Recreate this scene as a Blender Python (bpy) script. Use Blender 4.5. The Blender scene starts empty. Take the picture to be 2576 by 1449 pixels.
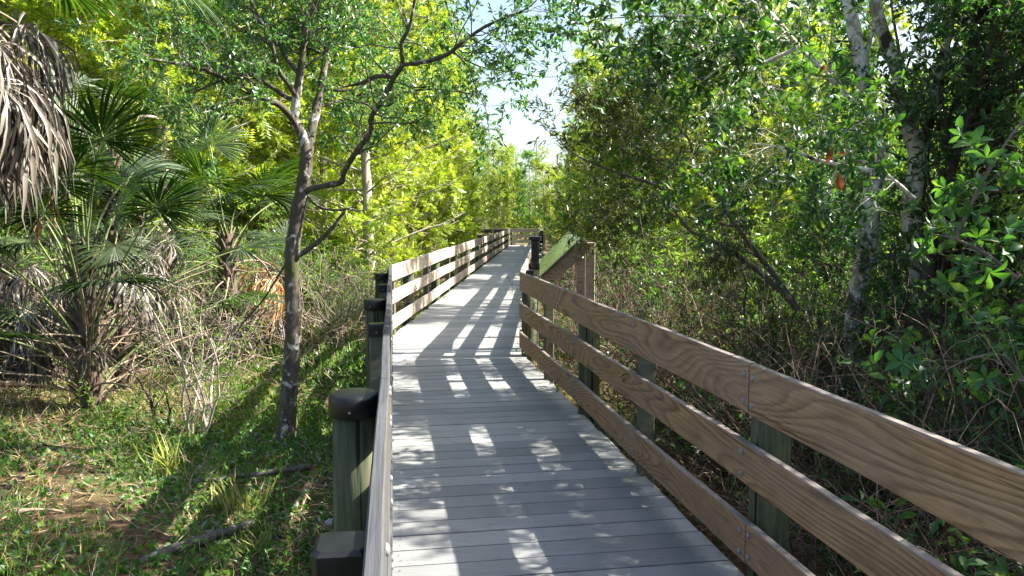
import bpy, math, random
import numpy as np
from mathutils import Vector, Matrix

R = np.random.default_rng
rad = math.radians
COL = bpy.context.scene.collection
GZ = -0.5            # forest floor; the deck surface is z = 0

# ------------------------------------------------------------------ camera
HC = 1.73; TH = rad(5.15); F = 1936.0
cam = bpy.data.cameras.new('camera'); co = bpy.data.objects.new('camera', cam); COL.objects.link(co)
cam.sensor_width = 36; cam.lens = 36*F/2576; cam.clip_start = 0.02; cam.clip_end = 600
co.location = (0, 0, HC); co.rotation_euler = (math.pi/2-TH, 0, 0)
bpy.context.scene.camera = co

def P(px, py, y):    # measured point of the photograph at a chosen real distance y
    dx = (px-1288)/F; up = (724.5-py)/F
    f = math.cos(TH)+up*math.sin(TH); v = -math.sin(TH)+up*math.cos(TH); t = y/f
    return np.array((dx*t, y, HC+v*t))
def G(px, py, z=GZ):
    up = (724.5-py)/F; v = -math.sin(TH)+up*math.cos(TH); t = (z-HC)/v
    return np.array(((px-1288)/F*t, t*(math.cos(TH)+up*math.sin(TH)), z))

# ------------------------------------------------------------------ light
SUN = Vector((1.294, 0.14, 1.07)).normalized()
elev = math.asin(SUN.z); azim = math.atan2(SUN.x, SUN.y)
w = bpy.data.worlds.new('World'); bpy.context.scene.world = w; w.use_nodes = True
nt = w.node_tree; nt.nodes.clear()
sky = nt.nodes.new('ShaderNodeTexSky'); sky.sky_type = 'NISHITA'; sky.sun_disc = False
sky.sun_elevation = elev; sky.sun_rotation = azim; sky.air_density = 1.0; sky.dust_density = 3.0
bg = nt.nodes.new('ShaderNodeBackground'); bg.inputs[1].default_value = 0.088
wo = nt.nodes.new('ShaderNodeOutputWorld'); nt.links.new(sky.outputs[0], bg.inputs[0]); nt.links.new(bg.outputs[0], wo.inputs[0])
sl = bpy.data.lights.new('sun', 'SUN'); sl.energy = 5; sl.angle = rad(0.5); sl.color = (1, .94, .82)
so = bpy.data.objects.new('sun', sl); COL.objects.link(so)
so.rotation_euler = SUN.to_track_quat('Z', 'Y').to_euler()
sc = bpy.context.scene
sc.view_settings.view_transform = 'Standard'; sc.view_settings.look = 'None'
sc.view_settings.exposure = 2.08; sc.view_settings.gamma = 1
sc.cycles.max_bounces = 6; sc.cycles.diffuse_bounces = 4; sc.cycles.glossy_bounces = 2
sc.cycles.transmission_bounces = 4; sc.cycles.transparent_max_bounces = 4
sc.cycles.caustics_reflective = False; sc.cycles.caustics_refractive = False

# ------------------------------------------------------------------ tagging
def tag(o, label=None, cat=None, group=None, kind=None):
    if label: o['label'] = label
    if cat: o['category'] = cat
    if group: o['group'] = group
    if kind: o['kind'] = kind
    return o
def empty(name, loc, label, cat, group=None, rz=0):
    o = bpy.data.objects.new(name, None); COL.objects.link(o); o.location = loc; o.rotation_euler = (0, 0, rz)
    o.empty_display_size = .2
    return tag(o, label, cat, group)
def link(name, me, parent=None, loc=(0, 0, 0), rot=(0, 0, 0), sc_=1):
    o = bpy.data.objects.new(name, me); COL.objects.link(o); o.parent = parent
    o.location = loc; o.rotation_euler = rot; o.scale = (sc_,)*3 if not hasattr(sc_, '__len__') else sc_
    return o
def kids(o): return [c for c in bpy.data.objects if c.parent == o]
def dup(root, children, loc, rz, s, label=None, group=None):
    r = root.copy(); COL.objects.link(r); r.location = loc; r.rotation_euler = (0, 0, rz)
    r.scale = (s, s, s)
    if label: r['label'] = label
    if group: r['group'] = group
    for c in children:
        d = c.copy(); COL.objects.link(d); d.parent = r
    return r

# ------------------------------------------------------------------ mesh building (numpy)
class MB:
    def __init__(s): s.v = []; s.f = []; s.n = 0
    def add(s, V, Fc, mat=0, smooth=True):
        V = np.asarray(V, np.float32).reshape(-1, 3); Fc = np.asarray(Fc, np.int32)
        s.f.append((Fc+s.n, mat, smooth)); s.v.append(V); s.n += len(V); return s
    def mesh(s, name, mats, origin=(0, 0, 0)):
        me = bpy.data.meshes.new(name)
        V = np.concatenate(s.v) - np.asarray(origin, np.float32)
        loops = np.concatenate([f.ravel() for f, m, q in s.f])
        tot = np.concatenate([np.full(len(f), f.shape[1], np.int32) for f, m, q in s.f])
        mi = np.concatenate([np.full(len(f), m, np.int32) for f, m, q in s.f])
        sm = np.concatenate([np.full(len(f), q, bool) for f, m, q in s.f])
        st = np.concatenate(([0], np.cumsum(tot)[:-1])).astype(np.int32)
        me.vertices.add(len(V)); me.vertices.foreach_set('co', V.ravel().astype(np.float32))
        me.loops.add(len(loops)); me.loops.foreach_set('vertex_index', loops.astype(np.int32))
        me.polygons.add(len(tot)); me.polygons.foreach_set('loop_start', st); me.polygons.foreach_set('loop_total', tot)
        me.polygons.foreach_set('material_index', mi); me.polygons.foreach_set('use_smooth', sm)
        for m in (mats if isinstance(mats, (list, tuple)) else [mats]): me.materials.append(m)
        me.update(calc_edges=True); me.validate()
        return me

def norm(a): return a/np.maximum(np.linalg.norm(a, axis=-1, keepdims=True), 1e-9)

def tubes(mb, Pn, Rn, k=5, mat=0, rng=None, knob=0.0, cap=False):
    """Pn (N,S,3) centre lines, Rn (N,S) radii"""
    Pn = np.asarray(Pn, float); Rn = np.asarray(Rn, float)
    if Pn.ndim == 2: Pn = Pn[None]; Rn = Rn[None]
    N, S, _ = Pn.shape
    T = np.gradient(Pn, axis=1); T = norm(T)
    mean = norm(Pn[:, -1]-Pn[:, 0])
    ref = np.where(np.abs(mean[:, 2:3]) < .8, np.array([[0, 0, 1.]]), np.array([[1., .2, 0]]))
    U = norm(np.cross(T, ref[:, None, :])); W = np.cross(T, U)
    a = np.arange(k)*2*math.pi/k
    rr = Rn[:, :, None]
    if knob and rng is not None: rr = rr*(1+rng.normal(0, knob, (N, S, k)))
    else: rr = np.repeat(rr, k, 2)
    V = Pn[:, :, None, :] + rr[..., None]*(np.cos(a)[None, None, :, None]*U[:, :, None, :]+np.sin(a)[None, None, :, None]*W[:, :, None, :])
    i = np.arange(S-1)[:, None]*k; j = np.arange(k)[None, :]; j2 = (j+1) % k
    q = np.stack([i+j, i+j2, i+k+j2, i+k+j], -1).reshape(-1, 4)
    Fc = (np.arange(N)[:, None, None]*S*k + q[None]).reshape(-1, 4)
    mb.add(V, Fc, mat)
    return mb

def smooth_path(pts, rads, n):
    """resample control points with a Catmull-Rom spline to n points"""
    pts = np.array(pts, float); rads = np.array(rads, float)
    m = len(pts); d = np.concatenate(([0], np.cumsum(np.linalg.norm(np.diff(pts, axis=0), axis=1)))); d /= d[-1]
    if len(rads) != m: rads = np.interp(d, np.linspace(0, 1, len(rads)), rads)
    ex = np.vstack([2*pts[0]-pts[1], pts, 2*pts[-1]-pts[-2]])
    t = np.linspace(0, 1, n); out = []
    for u in t:
        i = min(max(np.searchsorted(d, u, side='right')-1, 0), m-2); s = (u-d[i])/(d[i+1]-d[i])
        a, b, c, e = ex[i], ex[i+1], ex[i+2], ex[i+3]
        out.append(.5*((2*b)+(-a+c)*s+(2*a-5*b+4*c-e)*s*s+(-a+3*b-3*c+e)*s**3))
    return np.array(out), np.interp(t, d, rads)

def walk(rng, start, d, L, S, wob, trop):
    """N random walks; start, d (N,3), L (N,)"""
    N = len(start); pts = np.zeros((N, S, 3)); pts[:, 0] = start; d = norm(d)
    for i in range(1, S):
        d = norm(d + rng.normal(0, wob, (N, 3)) + np.asarray(trop))
        pts[:, i] = pts[:, i-1] + d*(L/(S-1))[:, None]
    return pts

def sprout(rng, Pn, Rn, n, t0, t1, ang, ln, S, wob, trop, rf=.5, taper=.25, shrink=.5):
    """children of every branch in Pn; n per branch"""
    N, S0, _ = Pn.shape
    idx = np.repeat(np.arange(N), n); M = len(idx)
    t = rng.uniform(t0, t1, M); x = t*(S0-1); i = np.minimum(x.astype(int), S0-2); f = (x-i)[:, None]
    st = Pn[idx, i]*(1-f)+Pn[idx, i+1]*f; rr = Rn[idx, i]*(1-f[:, 0])+Rn[idx, i+1]*f[:, 0]
    T = norm(Pn[idx, i+1]-Pn[idx, i])
    rnd = norm(rng.normal(0, 1, (M, 3))); perp = norm(rnd-(rnd*T).sum(1, keepdims=True)*T)
    a = np.radians(rng.uniform(ang[0], ang[1], M))[:, None]
    d = T*np.cos(a)+perp*np.sin(a)
    L = rng.uniform(ln[0], ln[1], M)*(1-shrink*t)
    pts = walk(rng, st, d, L, S, wob, trop)
    r0 = np.minimum(rr*rf, L*.03); Rr = r0[:, None]*np.linspace(1, taper, S)[None]
    return pts, Rr

# leaf templates: (verts, tris) with +Y along the leaf, unit length
def t_small(w=.42, fold=.12):
    return np.array([(0, 0, 0), (-w/2, .45, fold), (0, 1, -.05), (w/2, .45, fold)]), np.array([(0, 3, 2), (0, 2, 1)])
def t_broad(w=.4):
    ys = [0, .25, .55, .82, 1]; ws = [.06, .5, 1, .72, .04]; V = []
    for y, q in zip(ys, ws):
        zc = .12*math.sin(y*2.6)-.12*y*y
        V += [(-w/2*q, y, zc+.08*q), (0, y, zc), (w/2*q, y, zc+.08*q)]
    Fc = []
    for i in range(4):
        a = i*3; Fc += [(a, a+1, a+4), (a, a+4, a+3), (a+1, a+2, a+5), (a+1, a+5, a+4)]
    return np.array(V), np.array(Fc)
def t_spray(n=6, wide=.5, lw=.07, up=.0):
    V = [(0, 0, 0), (.012, .5, 0), (0, 1, 0)]; Fc = [(0, 1, 2)]
    for i in range(n):
        y = .12+.85*i/n; ln = wide*(1-.55*y)*(.8+.4*((i*37) % 10)/10)
        for s in (-1, 1):
            b = len(V); V += [(0, y, 0), (s*ln*.55, y+.1-lw, up+.02), (s*ln, y+.16, -.04), (s*ln*.5, y+.1+lw, .02)]
            Fc += [(b, b+1, b+2), (b, b+2, b+3)]
    return np.array(V, float), np.array(Fc)
T_SMALL = t_small(); T_NARROW = t_small(.24, .05); T_BROAD = t_broad(); T_ROUND = t_small(.8, .1); T_SPRAY = t_spray(); T_BLADE = t_small(.06, .01)

def put(mb, rng, pos, dirs, size, tmpl, nup=(0, 0, 1), nj=.6, mat=0):
    """template copies at pos pointing along dirs, normals roughly along nup with jitter"""
    V, Fc = tmpl; N = len(pos)
    if N == 0: return
    Y = norm(dirs); n = norm(np.asarray(nup)+rng.normal(0, nj, (N, 3))); X = norm(np.cross(Y, n)); Z = np.cross(X, Y)
    size = np.broadcast_to(size, (N,))[:, None, None]
    out = pos[:, None, :] + size*(V[None, :, 0:1]*X[:, None]+V[None, :, 1:2]*Y[:, None]+V[None, :, 2:3]*Z[:, None])
    ff = (np.arange(N)[:, None, None]*len(V)+Fc[None]).reshape(-1, Fc.shape[1])
    mb.add(out, ff, mat, smooth=False)

def leafy(mb, rng, Pn, n, size, tmpl, spread=1.0, t0=.15, nj=.6, trop=(0, 0, 0), mat=0):
    """n leaves along each branch"""
    N, S, _ = Pn.shape; idx = np.repeat(np.arange(N), n); M = len(idx)
    t = rng.uniform(t0, 1, M)**.8; x = t*(S-1); i = np.minimum(x.astype(int), S-2); f = (x-i)[:, None]
    pos = Pn[idx, i]*(1-f)+Pn[idx, i+1]*f; T = norm(Pn[idx, i+1]-Pn[idx, i])
    d = T + spread*norm(rng.normal(0, 1, (M, 3))) + np.asarray(trop)
    put(mb, rng, pos, d, rng.uniform(size[0], size[1], M), tmpl, nj=nj, mat=mat)

def rosettes(mb, rng, tips, T, k, size, tmpl, mat=0, open_=1.3):
    """k leaves radiating at each tip round the twig direction T"""
    N = len(tips); idx = np.repeat(np.arange(N), k); a = np.tile(np.arange(k)*2*math.pi/k, N)+np.repeat(rng.uniform(0, 6, N), k)+rng.normal(0, .25, N*k)
    Tn = norm(T)[idx]; ref = norm(np.cross(Tn, np.array([.3, .5, .81]))); q = np.cross(Tn, ref)
    rd = ref*np.cos(a)[:, None]+q*np.sin(a)[:, None]
    d = Tn*rng.uniform(.1, .8, (len(idx), 1))+rd*open_
    sz = rng.uniform(size[0], size[1], len(idx))
    V, Fc = tmpl; Y = norm(d); n = norm(Tn+rng.normal(0, .2, Tn.shape)); X = norm(np.cross(Y, n)); Z = np.cross(X, Y)
    out = tips[idx][:, None]+sz[:, None, None]*(V[None, :, 0:1]*X[:, None]+V[None, :, 1:2]*Y[:, None]+V[None, :, 2:3]*Z[:, None])
    mb.add(out, (np.arange(len(idx))[:, None, None]*len(V)+Fc[None]).reshape(-1, Fc.shape[1]), mat, smooth=True)

# ------------------------------------------------------------------ materials
def mat(name):
    m = bpy.data.materials.new(name); m.use_nodes = True; nt = m.node_tree; nt.nodes.clear()
    out = nt.nodes.new('ShaderNodeOutputMaterial'); return m, nt, out
def N_(nt, t, **k):
    n = nt.nodes.new(t)
    for a, b in k.items(): setattr(n, a, b)
    return n
def ramp(nt, stops, fac=None):
    r = nt.nodes.new('ShaderNodeValToRGB'); e = r.color_ramp.elements
    while len(e) < len(stops): e.new(.5)
    for x, (p, c) in zip(e, stops): x.position = p; x.color = (*c, 1) if len(c) == 3 else c
    if fac is not None: nt.links.new(fac, r.inputs[0])
    return r
def noise(nt, scale, detail=3, rough=.6, vec=None, dist=0):
    n = nt.nodes.new('ShaderNodeTexNoise'); n.inputs['Scale'].default_value = scale; n.inputs['Detail'].default_value = detail
    n.inputs['Roughness'].default_value = rough; n.inputs['Distortion'].default_value = dist
    if vec is not None: nt.links.new(vec, n.inputs['Vector'])
    return n
def coords(nt, scale=(1, 1, 1), gen='Object', rnd=0):
    c = nt.nodes.new('ShaderNodeTexCoord'); m = nt.nodes.new('ShaderNodeMapping'); m.inputs['Scale'].default_value = scale
    nt.links.new(c.outputs[gen], m.inputs[0])
    if rnd:
        oi = nt.nodes.new('ShaderNodeObjectInfo'); v = nt.nodes.new('ShaderNodeVectorMath'); v.operation = 'SCALE'
        cb = nt.nodes.new('ShaderNodeCombineXYZ')
        for i in range(3): nt.links.new(oi.outputs['Random'], cb.inputs[i])
        nt.links.new(cb.outputs[0], v.inputs[0]); v.inputs['Scale'].default_value = rnd
        nt.links.new(v.outputs[0], m.inputs['Location'])
    return m.outputs[0]
def mixc(nt, fac, a, b, mode='MIX'):
    m = nt.nodes.new('ShaderNodeMix'); m.data_type = 'RGBA'; m.blend_type = mode
    for s, v in ((m.inputs[0], fac), (m.inputs[6], a), (m.inputs[7], b)):
        if hasattr(v, 'is_linked') or hasattr(v, 'links'): nt.links.new(v, s)
        else: s.default_value = v if not hasattr(v, '__len__') else ((*v, 1) if len(v) == 3 else v)
    return m.outputs[2]
def math_(nt, op, a, b=None, c=None):
    m = nt.nodes.new('ShaderNodeMath'); m.operation = op
    for i, v in enumerate((a, b, c)):
        if v is None: continue
        if hasattr(v, 'links'): nt.links.new(v, m.inputs[i])
        else: m.inputs[i].default_value = v
    return m.outputs[0]
def bump(nt, h, strength, dist=.01):
    b = nt.nodes.new('ShaderNodeBump'); b.inputs['Strength'].default_value = strength; b.inputs['Distance'].default_value = dist
    nt.links.new(h, b.inputs['Height']); return b.outputs[0]
def princ(nt, out, col, rough=.7, normal=None, spec=.4):
    p = nt.nodes.new('ShaderNodeBsdfPrincipled')
    if hasattr(col, 'links'): nt.links.new(col, p.inputs['Base Color'])
    else: p.inputs['Base Color'].default_value = (*col, 1)
    if hasattr(rough, 'links'): nt.links.new(rough, p.inputs['Roughness'])
    else: p.inputs['Roughness'].default_value = rough
    p.inputs['Specular IOR Level'].default_value = spec
    if normal is not None: nt.links.new(normal, p.inputs['Normal'])
    nt.links.new(p.outputs[0], out.inputs[0]); return p

def leaf_mat(name, stops, trans, tw=.45, gloss=.12, rough=.35):
    """diffuse + translucent + a little gloss, colour varies per leaf"""
    m, nt, out = mat(name)
    g = nt.nodes.new('ShaderNodeNewGeometry')
    r = ramp(nt, stops, g.outputs['Random Per Island'])
    oi = nt.nodes.new('ShaderNodeObjectInfo')
    hs = nt.nodes.new('ShaderNodeHueSaturation'); nt.links.new(r.outputs[0], hs.inputs['Color'])
    v = math_(nt, 'MULTIPLY_ADD', oi.outputs['Random'], .5, .75); nt.links.new(v, hs.inputs['Value'])
    nz = noise(nt, .9, 2, .5, coords(nt, gen='Object'))
    h = math_(nt, 'MULTIPLY_ADD', nz.outputs[0], .07, .465); nt.links.new(h, hs.inputs['Hue'])
    base = hs.outputs[0]
    tcol = mixc(nt, 1.0, base, (*trans, 1), 'MULTIPLY')
    d = nt.nodes.new('ShaderNodeBsdfDiffuse'); nt.links.new(base, d.inputs[0])
    t = nt.nodes.new('ShaderNodeBsdfTranslucent'); nt.links.new(tcol, t.inputs[0])
    gl = nt.nodes.new('ShaderNodeBsdfGlossy'); gl.inputs['Roughness'].default_value = rough+.1; gl.inputs[0].default_value = (.75, .78, .78, 1)
    m1 = nt.nodes.new('ShaderNodeMixShader'); m1.inputs[0].default_value = tw
    nt.links.new(d.outputs[0], m1.inputs[1]); nt.links.new(t.outputs[0], m1.inputs[2])
    m2 = nt.nodes.new('ShaderNodeMixShader')
    fr = nt.nodes.new('ShaderNodeFresnel'); fr.inputs[0].default_value = 1.4
    fac = math_(nt, 'MULTIPLY', fr.outputs[0], gloss*5); fac = math_(nt, 'MINIMUM', fac, .16+gloss*.5)
    nt.links.new(fac, m2.inputs[0]); nt.links.new(m1.outputs[0], m2.inputs[1]); nt.links.new(gl.outputs[0], m2.inputs[2])
    nt.links.new(m2.outputs[0], out.inputs[0]); return m

def bark_mat(name, c1, c2, lichen=None, lf=.5, sc_=1, moss=None):
    m, nt, out = mat(name)
    v = coords(nt, (14*sc_, 14*sc_, 4*sc_)); n = noise(nt, 1.6, 6, .7, v, .4)
    r = ramp(nt, [(.3, c1), (.7, c2)], n.outputs[0]); col = r.outputs[0]
    if lichen:
        v2 = coords(nt, (5, 5, 4)); n2 = noise(nt, 1.4, 5, .65, v2, .6)
        k = ramp(nt, [(lf, (0, 0, 0)), (lf+.05, (1, 1, 1))], n2.outputs[0])
        n3 = noise(nt, 6, 4, .6, v2); lc = ramp(nt, [(.35, tuple(x*.6 for x in lichen)), (.65, lichen)], n3.outputs[0])
        col = mixc(nt, k.outputs[0], col, lc.outputs[0])
    if moss:
        n4 = noise(nt, 1.1, 4, .6, coords(nt, (4, 4, 3))); k = ramp(nt, [(.56, (0, 0, 0)), (.62, (1, 1, 1))], n4.outputs[0])
        col = mixc(nt, k.outputs[0], col, moss)
    princ(nt, out, col, .85, bump(nt, n.outputs[0], .6, .012), .2)
    return m

def wood_mat(name, light, dark, grey, greyamt, grain=26):
    """sawn plank: local X runs along the board; cathedral grain from contour lines of stretched noise"""
    m, nt, out = mat(name)
    v = coords(nt, (.42, 2.6, 2.6), rnd=37)
    n = noise(nt, 1.0, 1.0, .4, v, .25)
    bands = math_(nt, 'MULTIPLY', n.outputs[0], grain); fr = math_(nt, 'FRACT', bands)
    mid = tuple(.75*a+.25*b for a, b in zip(light, dark)); r = ramp(nt, [(0, dark), (.16, light), (.55, mid), (.93, dark)], fr)
    nm = noise(nt, 1, 2, .5, coords(nt, (1.1, 4, 4), rnd=19)); km = ramp(nt, [(.3, (.35,)*3), (.7, (1.0,)*3)], nm.outputs[0])
    flat = tuple(.62*a+.38*b for a, b in zip(light, dark))
    bandc = mixc(nt, km.outputs[0], flat, r.outputs[0])
    vf = coords(nt, (2.5, 120, 120), rnd=11); nf = noise(nt, 1, 3, .6, vf)
    fine = ramp(nt, [(.3, (.62, .62, .62)), (.7, (1.08, 1.08, 1.08))], nf.outputs[0])
    col = mixc(nt, 1.0, bandc, fine.outputs[0], 'MULTIPLY')
    dn = noise(nt, 1, 5, .7, coords(nt, (5, 14, 14), rnd=23)); dk = ramp(nt, [(.3, (.72, .70, .67)), (.55, (1.05, 1.04, 1.02))], dn.outputs[0]); col = mixc(nt, 1.0, col, dk.outputs[0], 'MULTIPLY')
    vb = coords(nt, (1.2, 2.5, 2.5), rnd=5); nb = noise(nt, 1, 3, .6, vb)
    k = ramp(nt, [(.35, (0, 0, 0)), (.75, (greyamt,)*3)], nb.outputs[0])
    col = mixc(nt, k.outputs[0], col, grey)
    g = nt.nodes.new('ShaderNodeNewGeometry'); sx = nt.nodes.new('ShaderNodeSeparateXYZ'); nt.links.new(g.outputs['Normal'], sx.inputs[0])
    tp = ramp(nt, [(.6, (0, 0, 0)), (.85, (.85,)*3)], sx.outputs[2])
    topc = mixc(nt, 1.0, grey, fine.outputs[0], 'MULTIPLY')
    col = mixc(nt, tp.outputs[0], col, topc)
    # dark checks (cracks) along the grain
    vc = coords(nt, (1.0, 55, 55), rnd=71); nc = noise(nt, 1, 2, .5, vc)
    ck = ramp(nt, [(.27, (.45, .42, .38)), (.31, (1, 1, 1))], nc.outputs[0])
    col = mixc(nt, 1.0, col, ck.outputs[0], 'MULTIPLY')
    princ(nt, out, col, .75, bump(nt, nf.outputs[0], .5, .004), .25)
    return m

M = {}
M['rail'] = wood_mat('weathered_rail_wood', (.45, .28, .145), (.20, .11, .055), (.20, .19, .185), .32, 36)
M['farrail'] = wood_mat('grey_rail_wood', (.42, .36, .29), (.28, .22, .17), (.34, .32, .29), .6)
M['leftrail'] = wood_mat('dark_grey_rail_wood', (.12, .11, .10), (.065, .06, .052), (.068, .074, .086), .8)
M['post'] = wood_mat('treated_post_wood', (.15, .15, .10), (.08, .085, .055), (.12, .13, .11), .6, 14)
M['signwood'] = wood_mat('sign_post_wood', (.40, .33, .26), (.25, .19, .14), (.36, .34, .31), .7, 18)

def pile_mat():
    m, nt, out = mat('round_pile_wood')
    v = coords(nt, (22, 22, 1.4), rnd=9); n = noise(nt, 1, 5, .65, v)
    r = ramp(nt, [(.25, (.012, .016, .010)), (.45, (.045, .06, .035)), (.62, (.10, .11, .065)), (.8, (.20, .19, .12))], n.outputs[0])
    v2 = coords(nt, (3, 3, 2), rnd=3); n2 = noise(nt, 1, 3, .6, v2)
    k = ramp(nt, [(.45, (0, 0, 0)), (.62, (.8,)*3)], n2.outputs[0]); col = mixc(nt, k.outputs[0], r.outputs[0], (.13, .095, .05))
    nk = noise(nt, 1, 2, .5, coords(nt, (30, 30, .7), rnd=13)); ck = ramp(nt, [(.34, (.15, .15, .15)), (.37, (1, 1, 1))], nk.outputs[0]); col = mixc(nt, 1., col, ck.outputs[0], 'MULTIPLY')
    princ(nt, out, col, .8, bump(nt, n.outputs[0], .6, .006), .2); return m
M['pile'] = pile_mat()
def deck_mat():
    m, nt, out = mat('deck_board_wood')
    g = nt.nodes.new('ShaderNodeNewGeometry')
    v = coords(nt, (5, 60, 5)); n = noise(nt, 1, 4, .6, v); n2 = noise(nt, 1.4, 4, .6, coords(nt))
    r = ramp(nt, [(.0, (.215, .225, .235)), (1, (.35, .355, .355))], g.outputs['Random Per Island'])
    f = ramp(nt, [(.3, (.82,)*3), (.7, (1.06,)*3)], n.outputs[0]); col = mixc(nt, 1., r.outputs[0], f.outputs[0], 'MULTIPLY')
    k = ramp(nt, [(.4, (1, 1, 1)), (.75, (.80, .78, .74))], n2.outputs[0]); col = mixc(nt, 1., col, k.outputs[0], 'MULTIPLY')
    sp = noise(nt, 130, 2, .5, coords(nt)); ks = ramp(nt, [(.26, (.45,)*3), (.33, (1, 1, 1))], sp.outputs[0])
    col = mixc(nt, 1., col, ks.outputs[0], 'MULTIPLY')
    st = noise(nt, 3.2, 5, .7, coords(nt), .8); k3 = ramp(nt, [(.60, (1, 1, 1)), (.72, (.66, .63, .58))], st.outputs[0]); col = mixc(nt, 1., col, k3.outputs[0], 'MULTIPLY')
    princ(nt, out, col, .62, bump(nt, n.outputs[0], .25, .003), .35); return m
M['deck'] = deck_mat()
def plain(name, c, rough=.5, spec=.5, metal=0, var=.15, scale=20):
    m, nt, out = mat(name); n = noise(nt, scale, 4, .6, coords(nt))
    r = ramp(nt, [(.3, tuple(x*(1-var) for x in c)), (.7, tuple(min(1, x*(1+var)) for x in c))], n.outputs[0])
    p = princ(nt, out, r.outputs[0], rough, bump(nt, n.outputs[0], .1, .002), spec); p.inputs['Metallic'].default_value = metal; return m
M['cap'] = plain('black_plastic', (.006, .0065, .008), .42, .4, var=.5)
M['bolt'] = plain('galvanised_steel', (.22, .22, .235), .55, .5, .15)
M['screw'] = plain('rusty_screw', (.03, .025, .02), .6)
M['panel'] = plain('panel_laminate', (.36, .46, .24), .22, .6, var=.35, scale=5)
M['panelframe'] = plain('dark_frame', (.03, .03, .028), .5)
M['tape'] = plain('teal_tape', (.02, .28, .17), .5)
M['panelink'] = plain('panel_print', (.03, .04, .03), .4)
M['beam'] = wood_mat('beam_wood', (.16, .14, .10), (.09, .08, .05), (.12, .12, .10), .6, 12)

M['bark_oak'] = bark_mat('oak_bark', (.035, .03, .025), (.13, .115, .095), (.50, .50, .47), .56, 1, (.06, .07, .03))
M['bark_lichen'] = bark_mat('lichen_bark', (.16, .13, .09), (.44, .39, .29), (.74, .71, .61), .42, .8, (.05, .04, .027))
M['bark_dark'] = bark_mat('dark_bark', (.03, .024, .02), (.13, .10, .085), (.20, .19, .17), .62)
M['bark_cyp'] = bark_mat('cypress_bark', (.20, .16, .13), (.50, .44, .38), (.42, .40, .37), .6)
M['bark_twig'] = bark_mat('twig_bark', (.07, .058, .045), (.26, .23, .19))
M['bark_myrtle'] = bark_mat('myrtle_bark', (.05, .04, .03), (.16, .14, .115), (.4, .4, .36), .58)
M['bark_palm'] = bark_mat('palm_boots', (.035, .026, .02), (.17, .13, .10))
M['bark_stump'] = bark_mat('buttress_bark', (.16, .10, .065), (.42, .31, .22), None, .5, .5)
M['stems'] = bark_mat('dead_stems', (.12, .09, .065), (.42, .335, .25))
M['stems_dark'] = bark_mat('brown_stems', (.03, .02, .015), (.15, .10, .07))
M['log'] = bark_mat('log_bark', (.04, .037, .03), (.15, .145, .13))

G1 = [(0, (.035, .085, .018)), (.5, (.06, .13, .025)), (1, (.11, .19, .035))]
M['leaf_oak'] = leaf_mat('oak_leaf', [(0, (.03, .085, .022)), (.5, (.055, .14, .035)), (.85, (.09, .19, .05)), (1, (.16, .25, .06))], (1.9, 2.0, 1.0), .42, .14)
M['leaf_cyp'] = leaf_mat('cypress_leaf', [(0, (.07, .15, .025)), (.25, (.18, .26, .03)), (.65, (.31, .39, .045)), (1, (.47, .52, .10))], (1.9, 1.9, .8), .5, .05)
M['leaf_cypg'] = leaf_mat('cypress_leaf_green', [(0, (.05, .15, .02)), (.5, (.09, .22, .03)), (1, (.16, .30, .04))], (1.9, 2.0, .8), .5, .05)
M['leaf_broad'] = leaf_mat('glossy_broad_leaf', [(0, (.025, .075, .025)), (.55, (.045, .12, .035)), (.9, (.08, .17, .04)), (1, (.15, .23, .04))], (2.6, 2.6, .7), .36, .14, .3)
M['leaf_myrtle'] = leaf_mat('myrtle_leaf', [(0, (.035, .055, .015)), (.6, (.06, .085, .02)), (1, (.12, .15, .03))], (1.9, 1.8, .6), .35, .1)
M['leaf_shrub'] = leaf_mat('shrub_leaf', [(0, (.05, .12, .02)), (.6, (.10, .19, .03)), (1, (.20, .29, .04))], (2.1, 2.1, .8), .45, .1)
M['leaf_far'] = leaf_mat('far_leaf', [(0, (.06, .13, .02)), (.5, (.14, .24, .03)), (1, (.30, .38, .06))], (1.9, 1.9, .8), .48, .06)
M['leaf_dead'] = leaf_mat('dead_leaf', [(0, (.14, .08, .045)), (.6, (.26, .17, .10)), (1, (.46, .38, .28))], (1.2, 1.0, .8), .2, .05)
M['leaf_red'] = leaf_mat('russet_leaf', [(0, (.10, .04, .022)), (1, (.22, .085, .04))], (1.5, 1.1, .8), .4, .08)
M['grass'] = leaf_mat('grass_blade', [(0, (.08, .15, .02)), (.5, (.17, .25, .035)), (.75, (.32, .36, .09)), (1, (.52, .46, .24))], (1.8, 1.7, .9), .4, .06)
M['straw'] = leaf_mat('dry_straw', [(0, (.22, .16, .09)), (.5, (.42, .33, .20)), (1, (.62, .54, .36))], (1.2, 1.1, .8), .3, .04)
M['creeper'] = leaf_mat('creeper_leaf', [(0, (.04, .10, .025)), (.6, (.07, .16, .035)), (1, (.14, .24, .04))], (1.9, 2.0, .8), .4, .12)
M['litter'] = leaf_mat('litter_leaf', [(0, (.08, .05, .03)), (.5, (.19, .12, .07)), (1, (.38, .28, .18))], (1, .9, .7), .12, .06)
M['frond'] = leaf_mat('palm_frond', [(0, (.014, .032, .009)), (.6, (.03, .06, .015)), (.93, (.06, .10, .022)), (1, (.25, .2, .1))], (2.4, 2.8, .7), .26, .018, .5)
M['petiole'] = plain('petiole', (.13, .17, .06), .5, .4, var=.35, scale=6)
M['frond_dead'] = leaf_mat('dead_frond', [(0, (.03, .024, .02)), (.5, (.13, .11, .09)), (.85, (.25, .22, .185)), (1, (.42, .39, .35))], (1.2, 1.0, .8), .15, .1)
M['frond_tan'] = leaf_mat('tan_frond', [(0, (.28, .16, .08)), (.5, (.42, .27, .14)), (1, (.55, .40, .24))], (1.4, 1.1, .7), .35, .08)
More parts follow.
